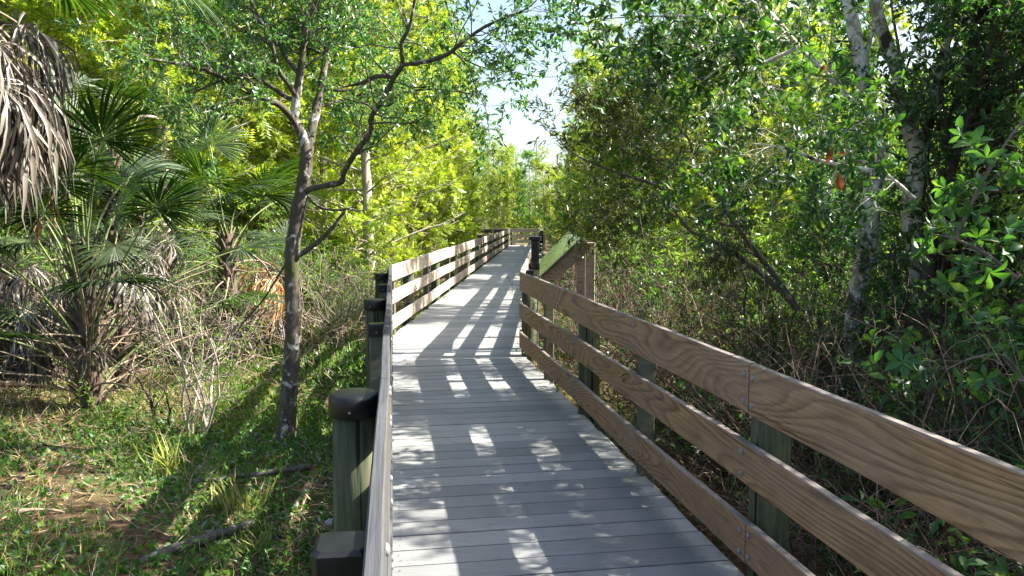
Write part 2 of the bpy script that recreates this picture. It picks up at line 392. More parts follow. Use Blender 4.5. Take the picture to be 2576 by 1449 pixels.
M['petiole_dead'] = plain('dead_petiole', (.24, .19, .14), .7, .2, var=.35, scale=6)

def ground_mat():
    m, nt, out = mat('forest_floor')
    v = coords(nt); n1 = noise(nt, 9, 8, .75, v); n2 = noise(nt, .35, 4, .6, v); n3 = noise(nt, 40, 4, .7, v)
    r = ramp(nt, [(.25, (.035, .022, .013)), (.5, (.12, .075, .045)), (.75, (.27, .19, .12))], n1.outputs[0])
    k = ramp(nt, [(.46, (0, 0, 0)), (.6, (.75,)*3)], n2.outputs[0])
    col = mixc(nt, k.outputs[0], r.outputs[0], (.10, .14, .03))
    f = ramp(nt, [(.3, (.5,)*3), (.7, (1.25,)*3)], n3.outputs[0]); col = mixc(nt, 1., col, f.outputs[0], 'MULTIPLY')
    princ(nt, out, col, .9, bump(nt, n1.outputs[0], .8, .05), .15); return m
M['ground'] = ground_mat()

# ------------------------------------------------------------------ ground
def gh(x, y):
    return GZ + .05*np.sin(x*.9+1)*np.cos(y*.7) + .03*np.sin(x*2.3+y*1.7) + .015*np.sin(x*5.1-y*4.3)
def make_ground():
    a = np.concatenate([np.linspace(-260, -26, 30), np.linspace(-25, 25, 201), np.linspace(26, 260, 30)])
    b = np.concatenate([np.linspace(-60, -7, 12), np.linspace(-6, 44, 201), np.linspace(46, 400, 40)])
    X, Y = np.meshgrid(a, b); Z = gh(X, Y)
    V = np.stack([X, Y, Z], -1).reshape(-1, 3); n = len(a)
    i, j = np.meshgrid(np.arange(len(b)-1), np.arange(n-1), indexing='ij'); q = (i*n+j).ravel()
    mb = MB(); mb.add(V, np.stack([q, q+1, q+n+1, q+n], -1))
    o = link('ground', mb.mesh('ground', M['ground'])); tag(o, kind='structure')
make_ground()

# ------------------------------------------------------------------ boardwalk
def rn(y): return .093+(9.5-y)*.163          # right inner rail face, near run
def ln(y): return -.2366-(y-1.37)*.154       # left inner rail face, near run
def lf(y): return -1.72+.042*(y-11)          # left inner rail face, far run
def rf(y): return .093+.042*(y-9.5)
Y_END = 48.5
def polyl(pts):
    pts = np.array(pts); d = np.concatenate(([0], np.cumsum(np.linalg.norm(np.diff(pts, axis=0), axis=1)))); return pts, d
def at(pl, s): pts, d = pl; return np.array([np.interp(s, d, pts[:, i]) for i in range(2)])

def board_box(mb, a, b, c, d, z0, z1, ch=.004):
    """slab between four plan points with a small chamfer on the top edges"""
    q = [np.array(p) for p in (a, b, c, d)]; cen = sum(q)/4; V = []
    for p in q: V.append((*p, z0))
    for p in q: V.append((*p, z1-ch))
    for p in q: e = p+(cen-p)/np.linalg.norm(cen-p)*ch*1.6; V.append((*e, z1))
    Fc = [(3, 2, 1, 0), (8, 9, 10, 11)]
    for k in range(4):
        k2 = (k+1) % 4; Fc += [(k, k2, 4+k2, 4+k), (4+k, 4+k2, 8+k2, 8+k)]
    mb.add(V, Fc, 0, smooth=False)

def make_deck():
    rng = R(5); mb = MB(); sm = MB(); DE = .085
    Ls = []; Rs = []; pitch = .187
    hd = np.array((-.156, .988)); pr = np.array((hd[1], -hd[0]))
    # near run, perpendicular boards
    y = -2.6; rows = []
    while y < 8.7:
        l = np.array((ln(y)-DE, y)); k = 1.62+2*DE; r = l+pr*(rn(y+.25)-ln(y)+2*DE)/pr[0]; r[0] = rn(r[1])+DE
        rows.append((l, r)); y += pitch*hd[1]
    l0, r0 = rows[-1]
    n = 15; l1 = np.array((lf(11.75)-DE, 11.75)); r1 = np.array((rf(11.68)+DE, 11.68))
    lc = np.array((-1.72-DE, 11.0)); rc = np.array((.093+DE, 9.5))
    pl = polyl([l0, lc, l1]); pr_ = polyl([r0, rc, r1])
    for i in range(1, n+1): rows.append((at(pl, pl[1][-1]*i/n), at(pr_, pr_[1][-1]*i/n)))
    y = 11.75
    while y < Y_END+.3:
        y += pitch; rows.append((np.array((lf(y)-DE, y)), np.array((rf(y-.07)+DE, y-.07))))
    for i in range(len(rows)-1):
        (a, b), (c, d) = rows[i], rows[i+1]
        g = .012 if i < 70 else .015
        h = (c-a); h = h/np.linalg.norm(h); e = (d-b); e = e/np.linalg.norm(e)
        j = rng.normal(0, .004, 2)
        ux = (b-a)/np.linalg.norm(b-a)
        board_box(mb, a+h*g/2+ux*j[0], b+e*g/2+ux*j[1], d-e*g/2+ux*j[1], c-h*g/2+ux*j[0], -.038, rng.normal(0, .0012))
        if i < 120:
            for f in (.07, .5, .93):
                for q in (.28, .72):
                    p = (a*(1-f)+b*f)*(1-q)+(c*(1-f)+d*f)*q+rng.normal(0, .006, 2)
                    ang = np.arange(6)*math.pi/3; V = [(p[0]+.0045*math.cos(t), p[1]+.0045*math.sin(t), .004) for t in ang]
                    sm.add(V, [tuple(range(6))], 0, False)
    o = link('boardwalk_deck', mb.mesh('boardwalk_deck', M['deck'])); tag(o, kind='structure')
    s = link('deck_screws', sm.mesh('deck_screws', M['screw']), o); tag(s, kind='stuff')
    # side walkway at the far turn, heading left
    mb = MB(); x = rf(49)+.1
    y0, y1 = 48.9, 50.6
    while x > -14: 
        mb_l = x-.18
        board_box(mb, (mb_l, y0), (x, y0), (x, y1), (mb_l, y1), -.038, 0); x -= .187
    o2 = link('boardwalk_turn', mb.mesh('boardwalk_turn', M['deck'])); tag(o2, kind='structure')
    # joists / stringers under the deck
    bm = MB()
    for line in ([(ln(-2.5)+.05, -2.5), (-1.66, 11.0), (lf(49), 48.8)], [(rn(-2.5)-.05, -2.5), (.04, 9.5), (rf(49)-.05, 48.8)], [(1.2, -2.5), (-.8, 10.3), (lf(48)+.9, 48.8)]):
        for (xa, ya), (xb, yb) in zip(line[:-1], line[1:]):
            d = np.array((xb-xa, yb-ya)); d /= np.linalg.norm(d); p = np.array((d[1], -d[0]))*.02
            a = np.array((xa, ya)); b = np.array((xb, yb))
            board_box(bm, a-p, a+p, b+p, b-p, -.24, -.042)
    s = link('floor_joists', bm.mesh('floor_joists', M['beam']), o)
make_deck()

BOARD_CACHE = {}
def plank_mesh(L, h, t=.04, seed=0, m='rail'):
    rng = R(seed); c = .005; S = max(4, int(L/.18))
    prof = [(-t/2+c, -h/2), (t/2-c, -h/2), (t/2, -h/2+c), (t/2, h/2-c), (t/2-c, h/2), (-t/2+c, h/2), (-t/2, h/2-c), (-t/2, -h/2+c)]
    xs = np.linspace(-L/2, L/2, S); V = []
    ph = rng.uniform(0, 6, 4)
    for x in xs:
        wy = .003*math.sin(x*2.1+ph[0]); wz = .004*math.sin(x*1.3+ph[1])
        hh = 1+.012*math.sin(x*3.7+ph[2])
        for (a, b) in prof: V.append((x, a+wy+rng.normal(0, .0006), b*hh+wz+rng.normal(0, .0006)))
    q = []
    for i in range(S-1):
        for j in range(8): q.append((i*8+j, i*8+(j+1) % 8, (i+1)*8+(j+1) % 8, (i+1)*8+j))
    mb = MB(); mb.add(V, q, 0, False); mb.f.append((np.array([list(range(7, -1, -1))], np.int32), 0, False)); mb.f.append((np.array([[(S-1)*8+j for j in range(8)]], np.int32), 0, False))
    return mb.mesh('rail_board', M[m])

def lathe(mb, prof, k, cx=0, cy=0, mat=0, rng=None, jit=0):
    a = np.arange(k)*2*math.pi/k; n = len(prof)
    V = [];
    off = rng.normal(0, jit, k) if rng is not None else np.zeros(k)
    for r, z in prof:
        for j in range(k): V.append((cx+r*(1+off[j])*math.cos(a[j]), cy+r*(1+off[j])*math.sin(a[j]), z))
    q = [(i*k+j, i*k+(j+1) % k, (i+1)*k+(j+1) % k, (i+1)*k+j) for i in range(n-1) for j in range(k)]
    mb.add(V, q, mat, True)
    mb.f.append((np.array([[mb.n-k+j for j in range(k)]], np.int32), mat, True))

def rbox_prof(mb, w_, z0, z1, ch=.008, mat=0, d_=None, topch=.006):
    """square post with chamfered arrises"""
    a = w_/2; b = (d_ or w_)/2; c = ch
    pr = [(a-c, -b), (a, -b+c), (a, b-c), (a-c, b), (-a+c, b), (-a, b-c), (-a, -b+c), (-a+c, -b)]
    V = []
    for z, s in ((z0, 1), (z1-topch, 1), (z1, 1-topch/a)):
        V += [(x*s, y*s, z) for x, y in pr]
    q = [(i*8+j, i*8+(j+1) % 8, (i+1)*8+(j+1) % 8, (i+1)*8+j) for i in range(2) for j in range(8)]
    mb.add(V, q, mat, False); mb.f.append((np.array([[mb.n-8+j for j in range(8)]], np.int32), mat, False))

def cap_screw(mb, x, y, z, nx, ny, r=.006):
    t = (-ny, nx); V = [(x+nx*.003, y+ny*.003, z)]
    for k in range(6): a = k*math.pi/3; V.append((x+t[0]*r*math.cos(a), y+t[1]*r*math.cos(a), z+r*math.sin(a)))
    mb.add(V, [(0, 1+k, 1+(k+1) % 6) for k in range(6)], 1, True)

PM = {}
def post_meshes():
    for s in range(3):
        rng = R(40+s); mb = MB(); lathe(mb, [(.098, -1.0), (.096, -.3), (.094, .5), (.092, .93)], 20, rng=rng, jit=.02); PM['pile', s] = mb.mesh('pile', M['pile'])
        mb = MB(); rbox_prof(mb, .095, -1.0, .93); PM['sq', s] = mb.mesh('square_post', M['post'])
    mb = MB(); lathe(mb, [(.100, .885), (.104, .885), (.108, .89), (.107, .955), (.103, .968), (.094, .974), (.05, .979)], 28)
    for k in range(4): cap_screw(mb, .108*math.cos(k*1.57-1.9), .108*math.sin(k*1.57-1.9), .915, math.cos(k*1.57-1.9), math.sin(k*1.57-1.9))
    PM['cap', 'pile'] = mb.mesh('round_cap', [M['cap'], M['bolt']])
    mb = MB(); rbox_prof(mb, .118, .885, .972, .012, topch=.010)
    for nx, ny in ((0, -1), (-1, 0), (1, 0), (0, 1)): cap_screw(mb, nx*.0595, ny*.0595, .915, nx, ny)
    PM['cap', 'sq'] = mb.mesh('square_cap', [M['cap'], M['bolt']])
    mb = MB(); lathe(mb, [(.0, 0), (.0145, .0), (.014, .004), (.009, .0075), (.003, .009)][1:], 12); PM['bolt'] = mb.mesh('bolt', M['bolt'])
post_meshes()

class Rail:
    def __init__(s, name, loc, label, group=None):
        s.root = empty(name, loc, label, 'railing', group); s.o = np.array(loc)
    def add(s, name, me, loc, rot=(0, 0, 0), parent=None):
        if parent is None: return link(name, me, s.root, tuple(np.array(loc)-s.o), rot)
    def board(s, p, q, zc, h, seed, m, side, bolts=(), off=0, outw=0):
        """board from plan point p to q; inner face passes through them; side=+1 when outside is to the right of p->q"""
        p = np.array(p, float); q = np.array(q, float); d = q-p; L = np.linalg.norm(d); d /= L; n = np.array((d[1], -d[0]))*side
        c = (p+q)/2+n*.02; me = plank_mesh(L-.011, h, .04, seed, m)
        b = link('rail_board', me, s.root, (c[0]-s.o[0], c[1]-s.o[1], zc-s.o[2]), (0, 0, math.atan2(d[1], d[0])))
        for t in bolts:   # t = distance along; bolt head on the inner face
            for dz in (-h*.27, h*.27):
                bx = t-L/2; link('bolt', PM['bolt'], b, (bx+.004*math.sin(t*9), (.0205)*side, dz), (-math.pi/2*side, 0, 0))
        return b
    def post(s, kind, x, y, i, rz=0, up=0):
        rg = R(900+i); o = link('post', PM[kind, i % 3], s.root, (x-s.o[0], y-s.o[1], up-s.o[2]+rg.normal(0, .006)), (rg.normal(0, .006), rg.normal(0, .006), rz+(rg.uniform(0, 6) if kind == 'pile' else rg.normal(0, .03))))
        link('cap', PM['cap', kind], o)
        return o

ZT, HT = 1.07-.1175, .235   # top board centre & height
ZM, HM = .595, .19; ZB, HB = .225, .19

def run_rail(R_, fn, y0, y1, m, side, joints, posts, seed, bolts=True):
    """fn(y)->x of inner face; joints: list of three lists of y"""
    for r, (zc, h) in enumerate(((ZT, HT), (ZM, HM), (ZB, HB))):
        ys = [y0]+sorted(j for j in joints[r] if y0+.5 < j < y1-.5)+[y1]
        for k in range(len(ys)-1):
            a, b = ys[k], ys[k+1]; p = (fn(a), a); q = (fn(b), b); L = math.hypot(q[0]-p[0], b-a)
            bl = []
            if bolts:
                for (kd, py) in posts:
                    if a-.1 <= py <= b+.1:
                        t = (py-a)/(b-a)*L; t = min(max(t, .035), L-.035); bl.append(t)
            R_.board(p, q, zc+.004*math.sin(seed+k*3+r), h, seed*31+r*7+k, m, side, bl)

# near right railing
rr = Rail('wooden_railing', (rn(3.5), 3.5, 0), 'brown three board wooden railing running along the near right edge of the boardwalk')
posts = [('pile', 3.5), ('sq', 5.09), ('pile', 6.73), ('sq', 8.2), ('pile', 9.62), ('pile', .2), ('sq', 1.85), ('sq', -1.4)]
run_rail(rr, rn, -2.4, 9.5, 'rail', 1, [[3.45, -1.4], [6.73, 1.9], [3.45, 8.2, -1.4]], posts, 3)
for i, (kd, y) in enumerate(posts):
    off = .045+(.1 if kd == 'pile' else .05); rr.post(kd, rn(y)+off*.99, y+off*.16, i, .16)
# near left railing
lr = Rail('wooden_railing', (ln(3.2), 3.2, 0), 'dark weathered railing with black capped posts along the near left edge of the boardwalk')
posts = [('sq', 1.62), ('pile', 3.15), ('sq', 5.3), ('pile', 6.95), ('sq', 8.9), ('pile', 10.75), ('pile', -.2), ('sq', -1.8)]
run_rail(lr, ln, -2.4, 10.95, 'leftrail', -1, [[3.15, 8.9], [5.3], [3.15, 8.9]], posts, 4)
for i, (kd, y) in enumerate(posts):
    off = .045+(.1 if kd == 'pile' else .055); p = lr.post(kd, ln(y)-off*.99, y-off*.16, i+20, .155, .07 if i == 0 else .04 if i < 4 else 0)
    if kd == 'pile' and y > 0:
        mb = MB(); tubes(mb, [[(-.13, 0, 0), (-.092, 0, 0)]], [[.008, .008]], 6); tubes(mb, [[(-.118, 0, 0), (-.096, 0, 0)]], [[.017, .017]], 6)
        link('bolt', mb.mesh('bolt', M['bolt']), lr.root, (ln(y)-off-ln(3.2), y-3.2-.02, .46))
# far runs
def far_posts(y0, y1, first='sq', step=1.66):
    out = []; y = y0; k = first
    while y < y1: out.append((k, y)); y += step; k = 'pile' if k == 'sq' else 'sq'
    return out
fl = Rail('wooden_railing', (lf(30), 30, 0), 'sunlit pale railing on the left of the long straight stretch of boardwalk')
fp = far_posts(11.45, Y_END)
run_rail(fl, lf, 11.0, Y_END, 'farrail', -1, [[11.0+3.32*k for k in range(1, 12)], [12.7+4.98*k for k in range(0, 8)], [11.0+4.98*k+1.6 for k in range(0, 8)]], fp[:6], 5)
for i, (kd, y) in enumerate(fp):
    off = .045+(.1 if kd == 'pile' else .05); fl.post(kd, lf(y)-off, y, i+50, -.04)
fl_tape = MB(); fl_tape.add([(0, 0, 0), (0, .045, 0), (0, .05, .13), (0, .012, .135)], [(0, 1, 2, 3)], 0, False)
link('tape_mark', fl_tape.mesh('tape_mark', M['tape']), fl.root, (lf(11.9)+.012-lf(30), 11.9-30, .90))
fr = Rail('wooden_railing', (rf(30), 30, 0), 'railing with a row of black capped posts on the right of the long straight stretch')
fp = far_posts(11.2, Y_END+1.5, 'sq', 1.75)
run_rail(fr, rf, 9.503, Y_END+2.2, 'farrail', 1, [[9.6+3.5*k for k in range(1, 12)], [11.2+4.98*k for k in range(0, 8)], [9.6+4.98*k+1.6 for k in range(0, 8)]], fp[:4], 6)
for i, (kd, y) in enumerate(fp):
    off = .045+(.1 if kd == 'pile' else .05); fr.post(kd, rf(y)+off, y, i+90, -.04)
# rails of the turn: back rail and front rail
tr = Rail('wooden_railing', (0, 50.7, 0), 'distant railing crossing behind the end of the boardwalk where it turns left')
for r, (zc, h) in enumerate(((ZT, HT), (ZM, HM), (ZB, HB))):
    xs = [1.85, -1.4, -4.6, -7.8, -11, -14]
    for k in range(5): tr.board((xs[k], 50.7), (xs[k+1], 50.7), zc, h, 700+r*9+k, 'farrail', 1)
for i, x in enumerate(np.arange(1.7, -14, -1.7)): tr.post('pile' if i % 2 else 'sq', x, 50.86, i+130)
tr2 = Rail('wooden_railing', (-6, 48.8, 0), 'distant railing heading left from the end of the sunlit left railing')
for r, (zc, h) in enumerate(((ZT, HT), (ZM, HM), (ZB, HB))):
    xs = [-.25, -3.6, -6.8, -10, -14]
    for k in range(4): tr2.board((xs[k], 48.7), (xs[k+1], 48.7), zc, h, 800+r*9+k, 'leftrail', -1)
for i, x in enumerate(np.arange(-1.5, -14, -1.7)): tr2.post('pile' if i % 2 else 'sq', x, 48.55, i+150)

# black marker post at the bend
def make_marker():
    x, y = .30, 10.0
    t = empty('marker_post', (x, y, GZ), 'black sleeved square post with a flat cap standing at the bend beside the right railing', 'post')
    mb = MB(); rbox_prof(mb, .09, 0, 1.50-.02-GZ-.5); link('post', mb.mesh('post', M['post']), t)
    mb = MB(); rbox_prof(mb, .104, 1.13-GZ, 1.455-GZ, .006)
    for dz in (1.16, 1.42):
        for dx in (-.032, .032): cap_screw(mb, dx, -.0525, dz-GZ, 0, -1, .006)
    link('sleeve', mb.mesh('sleeve', [M['cap'], M['bolt']]), t)
    mb = MB(); rbox_prof(mb, .155, 1.455-GZ+.001, 1.50-GZ, .012); link('cap', mb.mesh('cap', M['cap']), t)
make_marker()

# interpretive sign
def make_sign():
    o = np.array((.95, 10.8, GZ))
    t = empty('trail_sign', tuple(o), 'wooden trail sign with a sloping green tinted panel on square posts behind the right railing', 'sign')
    A = P(1357, 694, 10.0); B = P(1460, 599, 10.05); C = P(1431, 581, 11.75); D = P(1358, 655, 11.7)
    def slab(mb, a, b, c, d, th, mat_=0):
        n = np.cross(b-a, d-a); n /= np.linalg.norm(n)
        if n[2] < 0: n = -n
        V = [a, b, c, d, a-n*th, b-n*th, c-n*th, d-n*th]
        mb.add(V, [(0, 1, 2, 3), (7, 6, 5, 4), (0, 4, 5, 1), (1, 5, 6, 2), (2, 6, 7, 3), (3, 7, 4, 0)], mat_, False); return n
    mb = MB(); n = slab(mb, A, B, C, D, .012); link('panel', mb.mesh('panel', M['panel'], o), t)
    mb = MB()
    def onp(u, v): return A+(D-A)*u+(B-A)*v+n*.0025
    for u0, u1, v0, v1 in ((.30, .62, .62, .645), (.34, .60, .55, .565), (.42, .47, .40, .41)):
        mb.add([onp(u0, v0), onp(u1, v0), onp(u1, v1), onp(u0, v1)], [(0, 1, 2, 3)], 0, False)
    mb2 = MB(); a2 = A-n*.0135; b2 = B-n*.0135; c2 = C-n*.0135; d2 = D-n*.0135; slab(mb2, a2, b2, c2, d2, .018); link('panel_frame', mb2.mesh('panel_frame', M['panelframe'], o), t)
    # sloping supports under the two ends
    for w_ in (.06,):
        a = A+(D-A)*w_-n*.046; b = B+(C-B)*w_-n*.046; s = (b-a)/np.linalg.norm(b-a); q = (D-A)/np.linalg.norm(D-A)*.045
        a = a-s*.12; b = b+s*.04; mb = MB(); slab(mb, a, b, b+q, a+q, .16); link('support_beam', mb.mesh('support_beam', M['signwood'], o), t)
    for i, (px, y, wd) in enumerate(((1460, 10.25, .125), (1485, 10.1, .11))):
        p = P(px, 640, y); top = (1.50 if i < 2 else 1.53)
        if i == 1: top = 1.42
        mb = MB(); rbox_prof(mb, wd, -.2, top-GZ-(.12 if i != 1 else .0)); link('post', mb.mesh('post', M['signwood']), t, (p[0]-o[0], y-o[1], 0), (0, 0, rad(6)))
make_sign()

# ------------------------------------------------------------------ big modelled trees
def tree(name, label, cat, base, lines, levels, leaf, mats, seed, group=None, finish=None, knob=.06, k=9):
    """lines: list of (pts, radii) hand placed limbs. levels: sprout dicts. leaf: list of leaf calls."""
    rng = R(seed); tr_ = MB(); cr = MB(); base = np.array(base, float)
    paths = []
    for pts, rads in lines:
        pts = np.array(pts, float)
        if paths:
            al = np.concatenate([p for p, r in paths]); dd_ = np.linalg.norm(al-pts[0], axis=1)
            if dd_.min() < .6: pts = pts+(al[dd_.argmin()]-pts[0])*np.linspace(1, 0, len(pts))[:, None]
        n = max(12, len(pts)*5); p, r = smooth_path(pts, rads, n); tubes(tr_, p, r, k, 0, rng, knob)
        paths.append((p, r))
    # resample all limbs to the same count and grow
    Pn = np.array([p[np.linspace(0, len(p)-1, 12).astype(int)] for p, r in paths]); Rn = np.array([r[np.linspace(0, len(r)-1, 12).astype(int)] for p, r in paths])
    cur = (Pn, Rn)
    for i, lv in enumerate(levels):
        lv = dict(lv); kk = lv.pop('k', 4); use = lv.pop('use', None); mix = lv.pop('mix', 0)
        src = cur if use is None else (cur[0][use], cur[1][use])
        nx = sprout(rng, src[0], src[1], **lv); tubes(tr_, nx[0], nx[1], kk)
        if i == len(levels)-1: last = nx
        cur = nx
    root = empty(name, tuple(base), label, cat, group)
    link('trunk', tr_.mesh('trunk', mats[0], base), root)
    leaf(cr, rng, last)
    link('crown', cr.mesh('crown', mats[1:] if len(mats) > 2 else mats[1], base), root)
    return root

# slender oak left of the boardwalk
D = 7.5
def Q(*a, d=D, dd=0.0):
    n = len(a); return [P(x, y, d+dd*i/max(1, n-1)) for i, (x, y) in enumerate(a)]
oak = [
 (Q((716, 1130), (722, 1060), (730, 960), (735, 870), (737, 760), (735, 640), (750, 530), (764, 460), (771, 400)), [.135, .10, .093, .088, .083, .082, .08, .078, .07]),
 (Q((771, 405), (761, 347), (742, 306), (747, 243), (755, 190), (761, 149), (764, 90), (780, 0), (790, -120), (800, -260)), [.058, .052, .05, .045, .038, .034, .03, .026, .018, .01]),
 (Q((768, 425), (785, 330), (796, 278), (810, 208), (822, 120), (830, 10), (850, -140), (880, -300), dd=.7), [.06, .05, .048, .042, .036, .03, .02, .012]),
 (Q((744, 312), (720, 280), (691, 257), (636, 236), (584, 208), (521, 177), (424, 156), (327, 142), dd=-1.0), [.04, .036, .034, .031, .028, .022, .015, .008]),
 (Q((742, 262), (700, 235), (650, 201), (605, 174), (560, 120), (520, 60), (470, -20), dd=.6), [.03, .027, .024, .02, .016, .012, .007]),
 (Q((746, 243), (725, 210), (705, 184), (695, 160), (680, 100), (640, 20), (600, -60), dd=-.5), [.03, .028, .026, .022, .018, .013, .008]),
 (Q((752, 196), (730, 165), (712, 139), (700, 100), (695, 64), (740, 42), (834, 0), (900, -60), dd=.4), [.028, .026, .024, .022, .02, .016, .012, .007]),
 (Q((704, 95), (660, 85), (608, 70), (540, 20), (480, -30), dd=.3), [.018, .016, .013, .01, .006]),
 (Q((770, 488), (800, 478), (841, 469), (868, 462), (874, 437), (890, 405), (909, 377), (937, 337), (941, 294), (965, 258), (997, 194), (1016, 163), (1012, 111), (1032, 67), (1050, -20), (1090, -120), dd=-1.1), [.036, .033, .032, .031, .031, .03, .029, .028, .027, .026, .026, .023, .02, .017, .012, .008]),
 (Q((1000, 190), (955, 190), (913, 207), (860, 220), d=6.9), [.024, .024, .018, .008]),
 (Q((1016, 163), (1076, 155), (1131, 135), (1159, 111), (1227, 64), (1320, 25), (1360, -10), d=6.7, dd=-.5), [.02, .02, .02, .018, .014, .009, .005]),
 (Q((965, 258), (1020, 235), (1090, 225), (1180, 235), (1225, 250), d=6.8, dd=.5), [.014, .012, .01, .008, .004]),
 (Q((1130, 135), (1200, 170), (1290, 185), (1370, 195), (1420, 190), d=6.5, dd=.3), [.009, .007, .005, .004, .002]),
 (Q((775, 495), (800, 525), (835, 535), (870, 530), (885, 520)), [.017, .015, .014, .013, .011]),
 (Q((737, 650), (770, 630), (810, 600), (840, 570), (855, 548), (868, 532)), [.03, .03, .028, .026, .02, .014]),
 (Q((796, 278), (840, 262), (890, 245), (960, 232), d=7.7, dd=.5), [.018, .016, .012, .007]),
 (Q((737, 640), (700, 700), (660, 760), (600, 830), (570, 900), dd=.4), [.014, .012, .01, .008, .005]),
]
def oak_leaves(cr, rng, last):
    leafy(cr, rng, last[0], 13, (.04, .068), T_SMALL, 1.1, .05, .7)
oak = [(p, [q*.88 for q in r]) for p, r in oak]
tree('oak_tree', 'slender grey barked oak with forking lichen spotted trunk rising on the left beside the boardwalk', 'tree', G(720, 1110),
     oak, [dict(n=20, t0=.25, t1=1, ang=(35, 85), ln=(.5, 1.3), S=7, wob=.25, trop=(0, 0, .04), rf=.4, shrink=.3, use=[1, 2, 3, 4, 5, 6, 7, 8, 10, 11, 15], k=4),
           dict(n=9, t0=.2, t1=1, ang=(30, 75), ln=(.18, .42), S=5, wob=.3, trop=(0, 0, -.03), rf=.5, k=3)],
     oak_leaves, [M['bark_oak'], M['leaf_oak']], 11, k=11)

# lichen trunks on the right
D = 5.0
bay1 = [
 (Q((2240, 1420), (2228, 1300), (2222, 1160), (2205, 1050), (2170, 960), (2150, 860), (2155, 760), (2178, 640), (2188, 520), (2200, 440), (2203, 360), (2190, 270), (2165, 160), (2145, 60), (2125, -60), (2100, -220)), [.12, .105, .1, .098, .095, .088, .083, .08, .075, .072, .07, .066, .058, .052, .045, .03]),
 (Q((2185, 285), (2130, 250), (2075, 190), (2010, 120), (1950, 70), (1880, 20), (1800, -40), dd=.5), [.03, .028, .026, .024, .02, .015, .008]),
 (Q((2170, 170), (2200, 60), (2230, -60), (2260, -200)), [.026, .02, .014, .008]),
 (Q((2010, 120), (1940, 150), (1860, 190), (1780, 220), (1720, 250), d=5.3), [.014, .012, .009, .006, .003]),
 (Q((2200, 430), (2130, 420), (2050, 400), (1960, 370), (1880, 360), d=5.0, dd=.4), [.016, .014, .011, .008, .004]),
 (Q((2150, 80), (2060, 20), (1960, -40), (1850, -90), (1720, -120), d=5.0, dd=-.5), [.02, .018, .014, .01, .005]),
 (Q((1880, 22), (1780, 5), (1680, 15), (1570, 30), (1490, 50), d=5.5, dd=.2), [.012, .010, .008, .005, .003]),
 (Q((1950, 75), (1850, 70), (1740, 90), (1640, 110), (1560, 90), d=5.4, dd=.3), [.012, .01, .008, .005, .003]),
]
D = 5.6
bay2 = [
 (Q((2330, 1330), (2335, 1200), (2318, 1080), (2325, 960), (2310, 850), (2318, 740), (2308, 640), (2292, 520), (2308, 420), (2300, 360), (2272, 280), (2262, 190), (2230, 110), (2205, 20), (2190, -100), (2170, -240)), [.11, .10, .095, .09, .088, .085, .083, .08, .075, .072, .068, .062, .055, .048, .04, .028]),
 (Q((2306, 410), (2330, 330), (2352, 230), (2375, 130), (2395, 30), (2420, -80)), [.055, .05, .048, .044, .038, .028]),
 (Q((2352, 240), (2420, 205), (2500, 190), (2560, 180), (2640, 160), dd=-.4), [.014, .012, .011, .01, .008]),
 (Q((2265, 210), (2300, 120), (2350, 40), (2400, -60), dd=-.6), [.012, .011, .009, .006]),
 (Q((2300, 500), (2230, 440), (2170, 410), (2130, 400), d=5.4), [.016, .014, .011, .008]),
]
def bay_leaves(sz, k=5, tw=4):
    def f(cr, rng, last):
        Pn = last[0]; rosettes(cr, rng, Pn[:, -1], Pn[:, -1]-Pn[:, -2], k, sz, T_BROAD)
        leafy(cr, rng, Pn, tw, sz, T_BROAD, 1.2, .2, .4)
    return f
bay1[0] = (bay1[0][0], [q*1.15 for q in bay1[0][1]]); bay2[0] = (bay2[0][0], [q*1.15 for q in bay2[0][1]])
tree('bay_tree', 'pale lichen blotched trunk on the right with dark leafy limbs reaching over the boardwalk', 'tree', (2.4, 5.0, GZ),
     bay1, [dict(n=17, t0=.2, t1=1, ang=(35, 90), ln=(.4, 1.1), S=6, wob=.25, trop=(0, 0, -.02), rf=.4, shrink=.3, use=[1, 2, 3, 4, 5, 6, 7], k=4),
            dict(n=8, t0=.25, t1=1, ang=(30, 80), ln=(.12, .34), S=4, wob=.3, trop=(0, 0, -.03), rf=.5, k=3)],
     bay_leaves((.05, .09), 4, 4), [M['bark_lichen'], M['leaf_broad']], 21, k=12)
tree('bay_tree', 'forked lichen blotched trunk furthest right of the two pale trunks behind the near railing', 'tree', (2.95, 5.6, GZ),
     bay2, [dict(n=16, t0=.3, t1=1, ang=(35, 85), ln=(.4, 1.1), S=6, wob=.25, trop=(0, 0, 0), rf=.4, shrink=.3, use=[1, 2, 3, 4], k=4),
            dict(n=8, t0=.25, t1=1, ang=(30, 80), ln=(.12, .32), S=4, wob=.3, trop=(0, 0, -.03), rf=.5, k=3)],
     bay_leaves((.05, .09), 4, 3), [M['bark_lichen'], M['leaf_broad']], 22, k=12)
# dark trunk, far right
D = 7.2
tree('dark_trunk_tree', 'thick dark furrowed trunk at the upper right behind the glossy leaves', 'tree', (4.6, 7.2, GZ),
     [(Q((2530, 1100), (2520, 900), (2510, 700), (2505, 560), (2495, 380), (2490, 200), (2480, 40), (2470, -150), (2465, -300)), [.26, .23, .215, .205, .2, .2, .19, .17, .13]),
      (Q((2495, 250), (2560, 120), (2640, 0), (2720, -150)), [.08, .07, .05, .03]), (Q((2475, 0), (2420, -120), (2380, -260)), [.07, .05, .03])],
     [dict(n=14, t0=.3, t1=1, ang=(40, 80), ln=(.6, 1.6), S=6, wob=.2, trop=(0, 0, .03), rf=.3, shrink=.3, use=[0, 1, 2], k=4),
      dict(n=9, t0=.2, t1=1, ang=(30, 80), ln=(.25, .6), S=4, wob=.3, trop=(0, 0, 0), rf=.5, k=3)],
     bay_leaves((.05, .09), 4, 4), [M['bark_dark'], M['leaf_broad']], 23, k=16)

